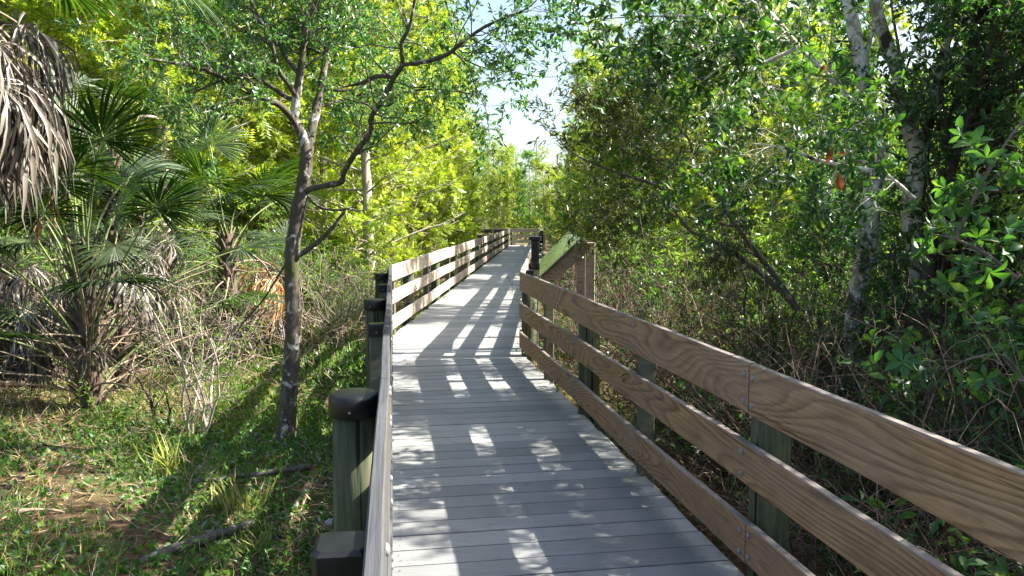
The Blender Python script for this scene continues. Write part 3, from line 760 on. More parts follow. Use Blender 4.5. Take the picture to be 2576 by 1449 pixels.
# arching wax myrtle
D = 9.0
myr = [
 (Q((2010, 780), (1950, 720), (1880, 660), (1815, 619), (1734, 577), (1699, 531), (1674, 492), (1653, 467), (1579, 443), (1529, 425), (1477, 404), (1441, 383), (1406, 351), (1370, 310), dd=.6), [.07, .065, .06, .055, .05, .046, .042, .038, .034, .03, .025, .02, .014, .006]),
 (Q((2030, 760), (1970, 680), (1907, 605), (1844, 520), (1826, 488), (1787, 450), (1759, 400), (1738, 340), (1709, 315), (1674, 245), (1650, 190), (1640, 140), dd=.2), [.065, .06, .055, .05, .046, .042, .036, .03, .026, .018, .012, .006]),
 (Q((1567, 440), (1562, 400), (1570, 350), (1590, 300), (1600, 250)), [.014, .013, .012, .009, .005]),
 (Q((1500, 412), (1502, 370), (1490, 330), (1462, 280), (1440, 230)), [.012, .011, .01, .007, .004]),
 (Q((1787, 450), (1700, 430), (1620, 380), (1560, 330), (1520, 270), d=8.9, dd=-.3), [.02, .018, .014, .01, .005]),
 (Q((1759, 400), (1820, 340), (1860, 270), (1900, 220), d=8.9), [.018, .014, .01, .006]),
 (Q((1699, 531), (1640, 520), (1560, 530), (1480, 560), (1420, 570), d=9.0, dd=.3), [.014, .012, .01, .007, .004]),
 (Q((1734, 577), (1650, 600), (1580, 585), (1510, 570), d=9.1), [.014, .012, .008, .004]),
 (Q((1738, 340), (1660, 320), (1590, 260), (1540, 210), d=9.1), [.014, .012, .008, .004]),
 (Q((1844, 520), (1900, 440), (1960, 380), (2000, 340), d=9.2), [.018, .014, .01, .006]),
]
def myr_leaves(cr, rng, last): leafy(cr, rng, last[0], 10, (.05, .09), T_NARROW, .9, .1, .7)
myr = [(p, [q*.42 for q in r]) for p, r in myr]
tree('wax_myrtle', 'leaning wax myrtle with two arching stems and dark twiggy foliage behind the trail sign', 'tree', (3.3, 9.1, GZ),
     myr+[(Q((2060, 1000), (2040, 880), (2010, 780), d=9.0), [.09, .08, .07])],
     [dict(n=20, t0=.2, t1=1, ang=(30, 80), ln=(.3, .95), S=7, wob=.35, trop=(-.02, 0, -.02), rf=.4, shrink=.3, use=list(range(10)), k=4),
      dict(n=8, t0=.1, t1=1, ang=(30, 80), ln=(.15, .4), S=5, wob=.35, trop=(0, 0, .02), rf=.5, k=3)],
     myr_leaves, [M['bark_myrtle'], M['leaf_myrtle']], 31)

# ------------------------------------------------------------------ palms
def frond_mesh(seed, dead=False, L=1.1, blade=.85, nb=54, arch=.5, m=None, spread=2.3, pr=.011):
    """local: petiole leaves the origin along +X and arches; fan at its end"""
    rng = R(seed); mb = MB()
    S = 12; t = np.linspace(0, 1, S); el = .5-arch*t*(1.0 if not dead else 1.7)
    dx = np.cos(el); dz = np.sin(el); x = np.concatenate(([0], np.cumsum(dx[:-1])))*L/(S-1); z = np.concatenate(([0], np.cumsum(dz[:-1])))*L/(S-1)
    pp = np.stack([x, rng.normal(0, .004, S), z], -1); rr_ = np.interp(t, [0, .06, .15, 1], [.035, .024, pr*1.2, pr*.7])
    tubes(mb, pp, rr_, 6, 1)
    o = pp[-1]; ax = norm(pp[-1]-pp[-2]); side = np.array((0, 1., 0)); nrm = np.cross(ax, side)
    a = np.linspace(-spread, spread, nb)+rng.normal(0, .02, nb)
    Sb = 8; s = np.linspace(0, 1, Sb)
    Lb = blade*(1-.28*np.abs(a/spread)**1.5)*rng.uniform(.88, 1.05, nb)
    d0 = np.cos(a)[:, None]*ax+np.sin(a)[:, None]*side
    pos = np.zeros((nb, Sb, 3)); d = d0.copy(); pos[:, 0] = o+ax*(.10*np.cos(a)[:, None]**2)*.6
    g = rng.uniform(.6, 1.3, nb)[:, None]
    for i in range(1, Sb):
        if dead:
            k = .2 if i < 3 else .75
            d = norm(d+np.array((0, 0, -1.))*k*g+rng.normal(0, .24, (nb, 3)))
        else:
            d = norm(d+np.array((0, 0, -1.))*(.012+.16*(s[i]**3)*2)*g + rng.normal(0, .022, (nb, 3)))
        pos[:, i] = pos[:, i-1]+d*(Lb/(Sb-1))[:, None]
    da = 2*spread/nb
    wd = np.minimum(s[None]*Lb[:, None]*da*.55, (.019 if dead else .0125)+0*Lb[:, None])
    wd = wd*np.clip((1.02-s[None])/.45, .05, 1)
    T = norm(np.gradient(pos, axis=1)); fn = nrm[None, None]+0*pos
    if dead: fn = norm(fn+rng.normal(0, .8, (nb, 1, 3)))
    Wv = norm(np.cross(T, fn)); Nn = np.cross(Wv, T)
    l = pos+Wv*wd[..., None]+Nn*wd[..., None]*.5; r = pos-Wv*wd[..., None]+Nn*wd[..., None]*.5
    V = np.stack([l, pos, r], 2).reshape(-1, 3); q = []
    for i in range(Sb-1):
        b = i*3; q += [(b, b+1, b+4, b+3), (b+1, b+2, b+5, b+4)]
    q = np.array(q); Fc = (np.arange(nb)[:, None, None]*Sb*3+q[None]).reshape(-1, 4)
    mb.add(V, Fc, 0, True)
    mats = m or ([M['frond_dead'], M['petiole_dead']] if dead else [M['frond'], M['petiole']])
    return mb.mesh('dead_frond' if dead else 'frond', mats)
FR = [frond_mesh(100+i, False, L=1.0+.15*i, blade=.66+.05*i, arch=(.35, .8, 1.2, .1)[i]) for i in range(4)]
FRL = [frond_mesh(160+i, False, L=1.75+.15*i, blade=.7, arch=(.45, .75)[i]) for i in range(2)]
FRD = [frond_mesh(120+i, True, L=.8+.1*i, blade=.75+.06*i, arch=(.7, 1.0, 1.3)[i], nb=60) for i in range(3)]
FRT = [frond_mesh(140, True, L=.8, blade=.8, arch=.9, m=[M['frond_tan'], M['petiole_dead']])]

def boots(mb, rng, z0, z1, r, n):
    """palm trunk with criss-cross leaf bases"""
    zz = np.linspace(z0, z1, 10); tubes(mb, np.stack([.03*np.sin(zz*2), .02*np.cos(zz*2), zz], -1), np.full(10, r*.75), 10, 0, rng, .08)
    a = np.arange(n)*2.4; z = np.linspace(z0, z1-.05, n); d = np.stack([np.cos(a), np.sin(a), 0*a], -1)
    st = d*r*.6; st[:, 2] = z; L = rng.uniform(.12, .26, n)
    pts = walk(rng, st, d*.6+np.array((0, 0, .9)), L, 4, .08, (0, 0, 0))
    tubes(mb, pts, np.linspace(1, .45, 4)[None]*rng.uniform(.022, .034, n)[:, None], 5)

def palm(loc, label, seed, h, green, dead, tan=0, r=.13, s=1.0, trunk=True, name='cabbage_palm', group=None, elev=None):
    rng = R(seed); t = empty(name, loc, label, 'palm', group)
    if trunk:
        mb = MB(); boots(mb, rng, -.1, h, r, int(40*h)); link('trunk', mb.mesh('trunk', M['bark_palm']), t)
    for i in range(green):
        u = i/max(1, green-1); az = i*2.4+rng.normal(0, .2)
        tilt = rad(-58+78*u if elev is None else elev[0]+(elev[1]-elev[0])*u)   # negative y-rotation raises +X
        o = link('frond', FR[(i+seed) % 4], t, (.04*math.cos(az), .04*math.sin(az), h-.05-.45*u*h*(.8 if trunk else 0)), (rng.normal(0, .15), tilt, az), s*rng.uniform(.85, 1.1))
    for i in range(dead):
        az = rng.uniform(0, 6.28)
        link('dead_frond', FRD[i % 3], t, (.05*math.cos(az), .05*math.sin(az), h*rng.uniform(.45, .9)), (rng.normal(0, .2), rad(rng.uniform(0, 35)), az), s*rng.uniform(.7, 1.0))
    for i in range(tan):
        az = rng.uniform(0, 6.28); link('dead_frond', FRT[0], t, (0, 0, h*.85), (0, rad(rng.uniform(-10, 20)), az), s)
    return t

# the young palm in front (left)
def young_palm():
    b = G(230, 1030); rng = R(77)
    t = empty('cabbage_palm', tuple(b), 'young cabbage palm with many stalks splaying from a ragged trunk, foremost on the left', 'palm')
    mb = MB(); boots(mb, rng, -.15, 1.95, .15, 90); link('trunk', mb.mesh('trunk', M['bark_palm']), t)
    k = 0
    for i in range(30):
        az = i*2.4+.4; u = i/29; z = .25+1.4*(1-u)
        tl = rad(-66+54*u)+rng.normal(0, .08)
        link('frond', FR[(i*3) % 4] if u < .3 else FRL[i % 2], t, (.06*math.cos(az), .06*math.sin(az), z), (rng.normal(0, .1), tl, az), rng.uniform(.95, 1.25))
    # grey hanging dead fans, placed as seen
    for (az, z, s, tl) in ((-2.3, 1.7, .75, 0), (-.35, 1.62, .95, -12), (-1.1, 1.05, .55, 10), (2.4, 1.5, .9, 10), (-2.8, 1.45, .8, 12), (3.1, 1.3, .9, 5)):
        link('dead_frond', FRD[k % 3], t, (0, 0, z), (0, rad(tl), az), s); k += 1
    # bare cut petioles
    mb = MB(); n = 40; a = rng.uniform(0, 6.28, n); st = np.stack([.05*np.cos(a), .05*np.sin(a), rng.uniform(.1, 1.0, n)], -1)
    pts = walk(rng, st, np.stack([np.cos(a), np.sin(a), rng.uniform(.2, 1.0, n)], -1), rng.uniform(.9, 2.1, n), 9, .03, (0, 0, -.035))
    tubes(mb, pts, np.linspace(.014, .005, 9)[None]+0*a[:, None], 5); link('bare_petiole', mb.mesh('bare_petiole', M['petiole_dead']), t)
young_palm()

# tall palm at the left edge with a skirt of dead fronds
def skirt_palm():
    x, y = -3.85, 4.9; H = 3.2; rng = R(88)
    t = empty('cabbage_palm', (x, y, GZ), 'tall palm at the left edge with a skirt of hanging dead fronds', 'palm')
    h = H-GZ; mb = MB(); boots(mb, rng, -.1, h+.5, .2, 130); link('trunk', mb.mesh('trunk', M['bark_palm']), t)
    for i in range(15):
        az = rad(-80+i*11); z = h-.05-rng.uniform(0, .35)
        me = FRD[i % 3] if i != 4 else FRT[0]
        link('dead_frond', me, t, (.1*math.cos(az), .1*math.sin(az), z), (rng.normal(0, .15), rad(rng.uniform(0, 20)), az), rng.uniform(.78, .98))
    for i in range(7):
        az = rad(-80+i*26); z = h+.1+rng.uniform(0, .3)
        link('frond', FR[(1, 2, 0, 1, 2, 3, 1)[i]], t, (.1*math.cos(az), .1*math.sin(az), z), (rng.normal(0, .2), rad(-15+rng.uniform(-12, 25)), az), rng.uniform(1.0, 1.15))
skirt_palm()

palm(tuple(G(20, 960)), 'palm at the left edge with brown hanging fronds behind the young palm', 61, 1.7, 8, 9, 0, s=1.0)
palm((-4.5, 12.2, GZ), 'palm with tan and black dead fans hanging just left of the oak trunk', 62, 2.0, 10, 12, 2, s=1.15)
palm((-7.3, 10.6, GZ), 'low palm with drooping dark dead fans behind and left of the young palm', 63, 1.35, 7, 9, 2, s=.95)
palm((-5.1, 9.9, GZ), 'taller palm above the young palm with dark green fans in the shade', 64, 3.1, 13, 4, 1, s=.95, r=.1)
palm((-9.6, 12.5, GZ), 'palm standing furthest left and back with blue green fans', 65, 2.4, 12, 5, 0, s=1.2)
palm((-4.6, 16.5, GZ), 'distant palm low behind the sunlit thicket left of the boardwalk', 66, .9, 8, 2, 0, s=.8)
palm((4.7, 14.5, GZ), 'palm with pale shining fans seen through the wax myrtle on the right', 67, 1.0, 12, 2, 0, s=1.1)
palm((7.5, 12.5, GZ), 'palm standing deep in the thicket on the right behind the bay trunks', 68, 1.6, 12, 5, 0, s=1.1)

# ------------------------------------------------------------------ background tree kinds
def bg_tree(name, seed, H, kind):
    rng = R(seed); tb = MB(); cb = MB()
    if kind == 'cypress':
        z = np.linspace(0, 1, 14); p = np.stack([.25*np.sin(z*2+seed)*z, .25*np.cos(z*3+seed)*z, z*H-.1], -1)
        r = np.interp(z, [0, .06, .15, 1], [.26, .17, .13, .015])*(H/11); tubes(tb, p, r, 10, 0, rng, .08)
        P1, R1 = sprout(rng, p[None], r[None], 84, .08, .98, (60, 95), (1.3, 3.1), 8, .10, (0, 0, .03), .30, .3, .55); tubes(tb, P1, R1, 4)
        P2, R2 = sprout(rng, P1, R1, 9, .15, 1, (30, 70), (.4, .95), 5, .15, (0, 0, -.02), .5, .4, .4); tubes(tb, P2, R2, 3)
        leafy(cb, rng, P2, 9, (.13, .27), T_SPRAY, .75, .05, .5)
    elif kind == 'broad':
        z = np.linspace(0, 1, 12); p = np.stack([.5*np.sin(z*2.5+seed)*z, .5*np.cos(z*3+seed)*z, z*H*.8-.1], -1)
        r = np.interp(z, [0, .06, 1], [.16, .12, .02]); tubes(tb, p, r, 8, 0, rng, .06)
        P1, R1 = sprout(rng, p[None], r[None], 44, .14, 1, (35, 85), (1.2, 3.0), 8, .2, (0, 0, .05), .45, .25, .4); tubes(tb, P1, R1, 5)
        P2, R2 = sprout(rng, P1, R1, 9, .2, 1, (30, 70), (.5, 1.1), 6, .25, (0, 0, .02), .5, .3, .4); tubes(tb, P2, R2, 3)
        P3, R3 = sprout(rng, P2, R2, 4, .2, 1, (30, 70), (.2, .5), 4, .25, (0, 0, 0), .5, .3, .4); tubes(tb, P3, R3, 3)
        leafy(cb, rng, P3, 9, (.06, .12), T_SMALL, 1.1, .05, .7)
    return tb, cb
def kind_tree(name, seed, H, kind, bark, leaf, label, cat='tree'):
    tb, cb = bg_tree(name, seed, H, kind); root = empty(name, (0, 0, -50), label, cat)
    a = link('trunk', tb.mesh('trunk', M[bark]), root); b = link('crown', cb.mesh('crown', M[leaf]), root)
    return root, [a, b]
def shrub_kind(seed, H, n, leafm, sz, tmpl, per=8, bark='bark_twig', wob=.18, ang=.5, name='shrub'):
    rng = R(seed); tb = MB(); cb = MB()
    a = rng.uniform(0, 6.28, n); s = np.stack([.12*np.cos(a), .12*np.sin(a), np.full(n, -.05)], -1)
    P0 = walk(rng, s, np.stack([ang*np.cos(a), ang*np.sin(a), np.ones(n)], -1), rng.uniform(.6, 1, n)*H, 10, wob, (0, 0, .03)); R0 = np.linspace(.022, .005, 10)[None]*rng.uniform(.5, 1.2, n)[:, None]*(H/2.2)
    tubes(tb, P0, R0, 5)
    P1, R1 = sprout(rng, P0, R0, 8, .15, 1, (30, 75), (.3, .8*H/2), 6, .25, (0, 0, .05), .5, .3, .3); tubes(tb, P1, R1, 3)
    P2, R2 = sprout(rng, P1, R1, 5, .2, 1, (30, 80), (.12, .4), 4, .3, (0, 0, 0), .5, .3, .3); tubes(tb, P2, R2, 3)
    if per: leafy(cb, rng, P2, per, sz, tmpl, 1.0, .05, .6)
    root = empty(name, (0, 0, -50), 'shrub', 'shrub'); ch = [link('stems', tb.mesh('stems', M[bark]), root)]
    if per: ch.append(link('foliage', cb.mesh('foliage', M[leafm]), root))
    return root, ch
KINDS = {}
LAB = {'C': 'cypress', 'B': 'broadleaf tree', 'S': 'shrub'}
KINDS['cy1'] = kind_tree('cypress_tree', 201, 11, 'cypress', 'bark_cyp', 'leaf_cyp', 'x')
KINDS['cy2'] = kind_tree('cypress_tree', 202, 9, 'cypress', 'bark_cyp', 'leaf_cyp', 'x')
KINDS['cy3'] = kind_tree('cypress_tree', 203, 10, 'cypress', 'bark_cyp', 'leaf_cypg', 'x')
KINDS['br1'] = kind_tree('broadleaf_tree', 211, 9, 'broad', 'bark_oak', 'leaf_far', 'x')
KINDS['br2'] = kind_tree('broadleaf_tree', 212, 7.5, 'broad', 'bark_oak', 'leaf_shrub', 'x')
KINDS['br3'] = kind_tree('broadleaf_tree', 213, 7, 'broad', 'bark_dark', 'leaf_oak', 'x')
KINDS['sh1'] = shrub_kind(221, 2.4, 9, 'leaf_shrub', (.05, .09), T_SMALL)
KINDS['sh2'] = shrub_kind(222, 1.7, 12, 'leaf_oak', (.04, .08), T_NARROW)
KINDS['sh3'] = shrub_kind(223, 2.8, 8, 'leaf_far', (.05, .1), T_SMALL, 6)
KINDS['bare'] = shrub_kind(224, 2.6, 14, None, None, None, 0, name='bare_shrub')
KINDS['broadsh'] = shrub_kind(225, 2.0, 7, 'leaf_broad', (.06, .10), T_BROAD, 4, 'stems_dark', name='broadleaf_shrub')
used = set()
def plant(kind, x, y, rz, s, label, group):
    root, ch = KINDS[kind]
    z = float(gh(x, y))
    if kind not in used:
        used.add(kind); root.location = (x, y, z); root.rotation_euler = (0, 0, rz); root.scale = (s, s, s); o = root; o['label'] = label; o['group'] = group
    else: o = dup(root, ch, (x, y, z), rz, s, label, group)
    return o
rg = R(2024)
def clear(x, y, m=1.2):
    c = (rn(y)+ln(y))/2 if y < 10.5 else (lf(y)+rf(y))/2
    if y > 46 and x < 3: return abs(y-49.7) > 2.2 or x > 4
    return abs(x-c) > m
def scatter(kinds, n, xr, yr, sr, label, group, m=2.2, mind=1.0, taken=[]):
    k = 0; tries = 0
    while k < n and tries < 4000:
        tries += 1
        x = rg.uniform(*xr); y = rg.uniform(*yr)
        if not clear(x, y, m) or (y < 6.2 and .36 < x/max(y, .1) < .62) or any((x-a)**2+(y-b)**2 < mind*mind for a, b in taken): continue
        taken.append((x, y)); kd = kinds[int(rg.integers(len(kinds)))]
        plant(kd, x, y, rg.uniform(0, 6.28), rg.uniform(*sr), label, group); k += 1
T1 = 'bright yellow green cypress among the sunlit trees left of the long boardwalk stretch'
TOP = {'cy1': 11, 'cy2': 9, 'cy3': 10, 'br1': 9, 'br2': 7.5, 'br3': 7}
scatter(['cy1', 'cy2'], 11, (-5.2, -3.1), (18, 46), (.75, 1.1), T1, 'sunlit cypresses left of the boardwalk', 2.5, 2.2)
scatter(['cy1', 'cy2', 'cy1'], 22, (-13, -5), (16, 46), (1.0, 1.5), T1, 'sunlit cypresses left of the boardwalk', 2.5, 2.2)
T2 = 'green cypress among the sunlit trees right of the long boardwalk stretch'
scatter(['cy1', 'cy3', 'cy2'], 10, (3.9, 6), (25, 48), (.6, .95), T2, 'cypresses right of the boardwalk', 2.4, 2.2)
scatter(['cy1', 'cy3', 'cy2'], 18, (8, 15), (15, 48), (.75, 1.15), T2, 'cypresses right of the boardwalk', 2.4, 2.4)
scatter(['cy1', 'cy3', 'cy2'], 16, (-10, 12), (52.5, 66), (.55, .8), 'cypress in the row behind the turn at the boardwalk end', 'cypresses behind the boardwalk end', 0, 1.9)
scatter(['br1', 'br2', 'cy3'], 30, (-26, -7), (13, 36), (.9, 1.4), 'leafy tree in the sunlit wood behind the palms on the left', 'trees behind the palms', 3, 1.9)
scatter(['br1', 'br2', 'cy2'], 24, (10, 26), (9, 36), (.8, 1.15), 'leafy tree in the wood behind the wax myrtle on the right', 'trees behind the wax myrtle', 3, 2.2)
scatter(['br3', 'br2'], 13, (3.6, 8), (-2.5, 9), (.5, .75), 'dark leafed tree added out of view on the right for its shade', 'trees in the shaded right wood', 3, 1.5)
scatter(['br3'], 9, (4.6, 9.5), (8, 14.5), (.5, .64), 'dark leafed understory tree in the shade behind the wax myrtle', 'dark understory trees behind the wax myrtle', 3, 1.4)
scatter(['br1', 'cy2'], 26, (-45, 45), (40, 95), (1.0, 1.7), 'far woodland tree rising at the back above the nearer crowns', 'far woodland trees', 14, 3.5)
scatter(['br1', 'br2'], 26, (-30, 34), (68, 84), (.7, .9), 'low far tree closing the view beyond the boardwalk end', 'low far trees', 0, 2.2)
scatter(['sh1', 'sh3', 'sh2'], 48, (-14, -3), (12.5, 38), (.8, 1.4), 'leafy shrub in the sunlit undergrowth left of the boardwalk', 'shrubs left of the boardwalk', 1.9, .9)
scatter(['bare'], 6, (-8, -2.6), (9.5, 24), (.7, 1.1), 'tangle of pale leafless stems beside the sunlit left railing', 'bare shrubs left of the boardwalk', 1.9, .9)
scatter(['sh1', 'sh2', 'sh3'], 46, (2.4, 13), (10.5, 40), (.8, 1.35), 'leafy shrub in the undergrowth right of the long boardwalk stretch', 'shrubs right of the boardwalk', 1.9, .9)
scatter(['broadsh', 'sh2', 'broadsh', 'sh1'], 30, (2.9, 9), (2.5, 11), (.7, 1.1), 'tangled bush in the shaded thicket behind the near right railing', 'bushes in the shaded right thicket', 1.9, .8)

plant('br3', 4.9, 1.5, .3, .85, 'dark leafed tree added out of view on the right for its shade', 'trees in the shaded right wood')  # unseen tree, added to shade the near deck and bottom left ground
plant('br3', 5.7, 5.1, 2.9, .85, 'dark leafed tree added out of view on the right for its shade', 'trees in the shaded right wood')  # added beyond the frame so its crown shades the deck
plant('br3', 5.6, 7.3, 4.1, .78, 'dark leafed tree added out of view on the right for its shade', 'trees in the shaded right wood')  # added just outside the frame to put the near deck in shade
plant('br3', 6.6, 3.3, 1.9, .95, 'dark leafed tree added out of view on the right for its shade', 'trees in the shaded right wood')  # another unseen tree, added for the shade it casts leftwards
for i_, (x_, y_, s_) in enumerate(((-3.7, 25.5, 1.05), (-3.5, 31, 1.12), (-3.3, 37, 1.15), (-3.4, 43, 1.2))):
    plant(('cy1', 'cy2')[i_ % 2], x_, y_, i_*1.7, s_, T1, 'sunlit cypresses left of the boardwalk')
for i_, (x_, y_, s_) in enumerate(((5.6, 20.5, .78), (5.0, 26, .95), (4.7, 32, 1.02), (4.6, 38, 1.05), (4.7, 44, 1.1), (7.4, 27, 1.1), (8.0, 33, 1.2))):
    plant(('cy1', 'cy3', 'cy2')[i_ % 3], x_, y_, i_*1.3, s_, T2, 'cypresses right of the boardwalk')
# hand placed shrubs
def near_shrub(label, loc, seed, H, n, leafm, sz, tmpl, per, bark, ang=.5, name='shrub', rz=0):
    r, ch = shrub_kind(seed, H, n, leafm, sz, tmpl, per, bark, ang=ang, name=name)
    r.location = loc; r['label'] = label; r['category'] = 'shrub'; return r
near_shrub('multi stemmed shrub with thin pale stems between the young palm and the oak', tuple(G(490, 1085)), 301, 2.2, 7, 'leaf_shrub', (.04, .07), T_NARROW, 4, 'bark_cyp', .3)
near_shrub('small green shrub growing close behind the oak trunk', tuple(G(800, 880)), 302, 1.1, 8, 'leaf_shrub', (.04, .075), T_SMALL, 6, 'bark_twig')
near_shrub('glossy broad leaved bush spreading at the right edge in front of the dark trunk', (3.3, 4.3, GZ), 303, 2.4, 9, 'leaf_broad', (.07, .11), T_BROAD, 3, 'stems_dark', .5, 'broadleaf_shrub')
near_shrub('glossy broad leaved bush low behind the middle of the near right railing', (1.95, 6.4, GZ), 304, 1.25, 8, 'leaf_broad', (.06, .10), T_BROAD, 3, 'stems_dark', .6, 'broadleaf_shrub')
near_shrub('glossy broad leaved bush at the bottom right corner below the top rail', (2.45, 3.1, GZ), 305, 1.2, 9, 'leaf_broad', (.06, .10), T_BROAD, 3, 'stems_dark', .6, 'broadleaf_shrub')
near_shrub('glossy broad leaved bush around the base of the two lichen trunks', (2.75, 5.8, GZ), 306, 1.3, 9, 'leaf_broad', (.05, .09), T_BROAD, 2, 'stems_dark', .6, 'broadleaf_shrub')
near_shrub('dark shrub filling the shade under the arching wax myrtle', (3.0, 8.3, GZ), 307, 2.3, 18, 'leaf_myrtle', (.045, .085), T_NARROW, 9, 'stems_dark', .6)
near_shrub('thin dark saplings crossing in front of the pale shrub on the left', tuple(G(420, 1060)), 308, 1.8, 3, 'leaf_oak', (.03, .05), T_SMALL, 1, 'bark_dark', .3, 'sapling')
for o_ in list(bpy.data.objects):
    if o_.name.startswith('trunk') and o_.parent and o_.parent.name.startswith(('wax','bay','dark','oak')): pass

# overhanging branch on the upper right foreground (belongs to a tree just outside)
D = 3.7
tree('bay_sapling', 'leaning sapling with large glossy leaves in rosettes at the right edge nearest the camera', 'tree', (2.9, 3.6, GZ),
     [(Q((2680, 1300), (2600, 1000), (2470, 820), (2400, 640), (2330, 420), (2290, 250), (2250, 60), (2230, -120), dd=.3), [.028, .025, .022, .02, .018, .016, .013, .008]),
      (Q((2620, 1000), (2560, 700), (2500, 520), (2470, 380), (2480, 200), (2500, 40), dd=-.2), [.02, .018, .015, .012, .009, .006]),
      (Q((2400, 640), (2300, 560), (2190, 520), (2100, 500), dd=.2), [.012, .010, .007, .004]),
      (Q((2470, 820), (2380, 760), (2270, 740), (2180, 760), dd=.1), [.012, .010, .007, .004]),
      (Q((2560, 700), (2480, 640), (2400, 600), (2340, 590), d=3.5), [.010, .008, .006, .003]),
      (Q((2330, 420), (2230, 380), (2130, 350), (2060, 350), dd=.3), [.010, .008, .006, .003]),
      (Q((2600, 1000), (2530, 900), (2450, 900), (2380, 930), d=3.6), [.010, .008, .006, .003]),
      (Q((2470, 380), (2520, 300), (2580, 250), (2650, 230), d=3.6), [.010, .008, .006, .004])],
     [dict(n=9, t0=.15, t1=1, ang=(30, 80), ln=(.2, .5), S=6, wob=.2, trop=(0, 0, .03), rf=.4, shrink=.3, use=list(range(8)), k=4),
      dict(n=3, t0=.3, t1=1, ang=(30, 70), ln=(.08, .22), S=4, wob=.2, trop=(0, 0, .05), rf=.6, k=3)],
     bay_leaves((.055, .10), 5, 2), [M['bark_twig'], M['leaf_broad']], 41, k=7)

# the trees added right of the frame to shade the near deck are planted above
# russet leaves
rng = R(6)
for c, n, y, lb in (((2105, 390), 3, 4.4, 'russet dead leaves caught among green leaves left of the lower lichen trunk'), ((2060, 175), 2, 4.9, 'brown dead leaves hanging on the dark limb at the upper right')):
    rs = MB(); p0 = P(*c, y); put(rs, rng, p0+rng.normal(0, .035, (n, 3)), rng.normal(0, .5, (n, 3))+np.array((0, 0, -.9)), rng.uniform(.09, .13, n), T_BROAD, (0, -1, 0), .5)
    tag(link('dead_leaves', rs.mesh('dead_leaves', M['leaf_red'])), lb, 'leaves', kind='stuff')

# ------------------------------------------------------------------ cypress stumps / buttressed trunks on the left
def buttress(px, py, y, h, r, label):
    rng = R(int(px)); b = G(px, py); z = np.linspace(0, 1, 12); k = 18; a = np.arange(k)*2*math.pi/k; V = []
    lob = 1+.28*np.abs(np.sin(a*2.5+px))
    for t in z:
        rr_ = r*(1-.55*t**.5)*(1+(lob-1)*(1-t)*1.3); V += [(rr_[j]*math.cos(a[j]), rr_[j]*math.sin(a[j]), t*h-.08) for j in range(k)]
    q = [(i*k+j, i*k+(j+1) % k, (i+1)*k+(j+1) % k, (i+1)*k+j) for i in range(11) for j in range(k)]
    mb = MB(); mb.add(V, q, 0, True); mb.f.append((np.array([[11*k+j for j in range(k)]], np.int32), 0, False))
    o = link('cypress_stump', mb.mesh('cypress_stump', M['bark_stump']), None, tuple(b)); tag(o, label, 'stump')
buttress(25, 930, 0, .95, .30, 'broad fluted orange brown cypress stump at the left edge')
buttress(115, 950, 0, .85, .26, 'fluted cypress stump just left of the young palm')
buttress(285, 905, 0, .7, .2, 'small pale stump behind the young palm trunk')
buttress(1468, 800, 0, .7, .2, 'dark fluted stump seen beneath the sloping sign panel')

# fallen log and debris
mb = MB(); rng = R(9); a = G(330, 1440); b = G(640, 1330); n = 14
t = np.linspace(0, 1, n)[:, None]; pts = a+(b-a)*t+rng.normal(0, .012, (n, 3)); pts[:, 2] = GZ+.05
tubes(mb, pts, np.interp(np.linspace(0, 1, n), [0, .1, .9, 1], [.01, .036, .034, .012]), 9, 0, rng, .1)
tag(link('fallen_log', mb.mesh('fallen_log', M['log'])), 'grey fallen log half buried in the undergrowth at the bottom left', 'log')
mb = MB(); a = G(790, 1190); b = G(480, 1230); t = np.linspace(0, 1, 10)[:, None]; pts = a+(b-a)*t+rng.normal(0, .02, (10, 3)); pts[:, 2] = GZ+.06
tubes(mb, pts, np.linspace(.03, .015, 10), 7, 0, rng, .1)
tag(link('fallen_branch', mb.mesh('fallen_branch', M['log'])), 'thin fallen branch lying below the oak trunk', 'branch')
for (px, py, s, az, lb) in ((40, 1330, .8, .5, 'crumpled grey dead palm frond lying at the bottom left corner'), (60, 1240, .6, 2.6, 'smaller dead palm frond lying above the bottom left corner'), (350, 955, .7, 1.2, 'bleached dead frond lying on the ground behind the young palm')):
    g_ = G(px, py); o = link('fallen_frond', FRD[0], None, (g_[0], g_[1], GZ+.12), (0, rad(25), az), s); tag(o, lb, 'dead frond')
# pale leaning dead stems by the oak
mb = MB(); rng = R(19)
for pts, r in (([(560, 860), (620, 800), (690, 765), (730, 755)], .014), ([(600, 840), (650, 790), (700, 775)], .010), ([(545, 1000), (600, 900), (650, 810), (700, 720)], .012), ([(470, 980), (560, 880), (640, 740), (700, 640)], .012), ([(700, 1060), (720, 990), (800, 940)], .008)):
    p, q = smooth_path([P(x, y, 8.3) for x, y in pts], [r, r*.8, r*.5], 16); p += rng.normal(0, .008, p.shape); tubes(mb, p, q, 6)
    P1, R1 = sprout(rng, p[None], q[None], 6, .2, 1, (30, 70), (.2, .5), 5, .25, (0, 0, 0), .5); tubes(mb, P1, R1, 4)
tag(link('dead_branches', mb.mesh('dead_branches', M['stems'])), 'bleached leaning dead branches propped left of the oak trunk', 'branches')
# dead pole far away
mb = MB(); tubes(mb, [[(1.8, 60, GZ), (1.85, 60, 4), (1.9, 60, 7.9)]], [[.09, .07, .04]], 6); o = link('dead_pole_tree', mb.mesh('dead_pole_tree', M['bark_cyp'])); tag(o, 'thin bare pole of a dead tree against the bright sky gap', 'tree')

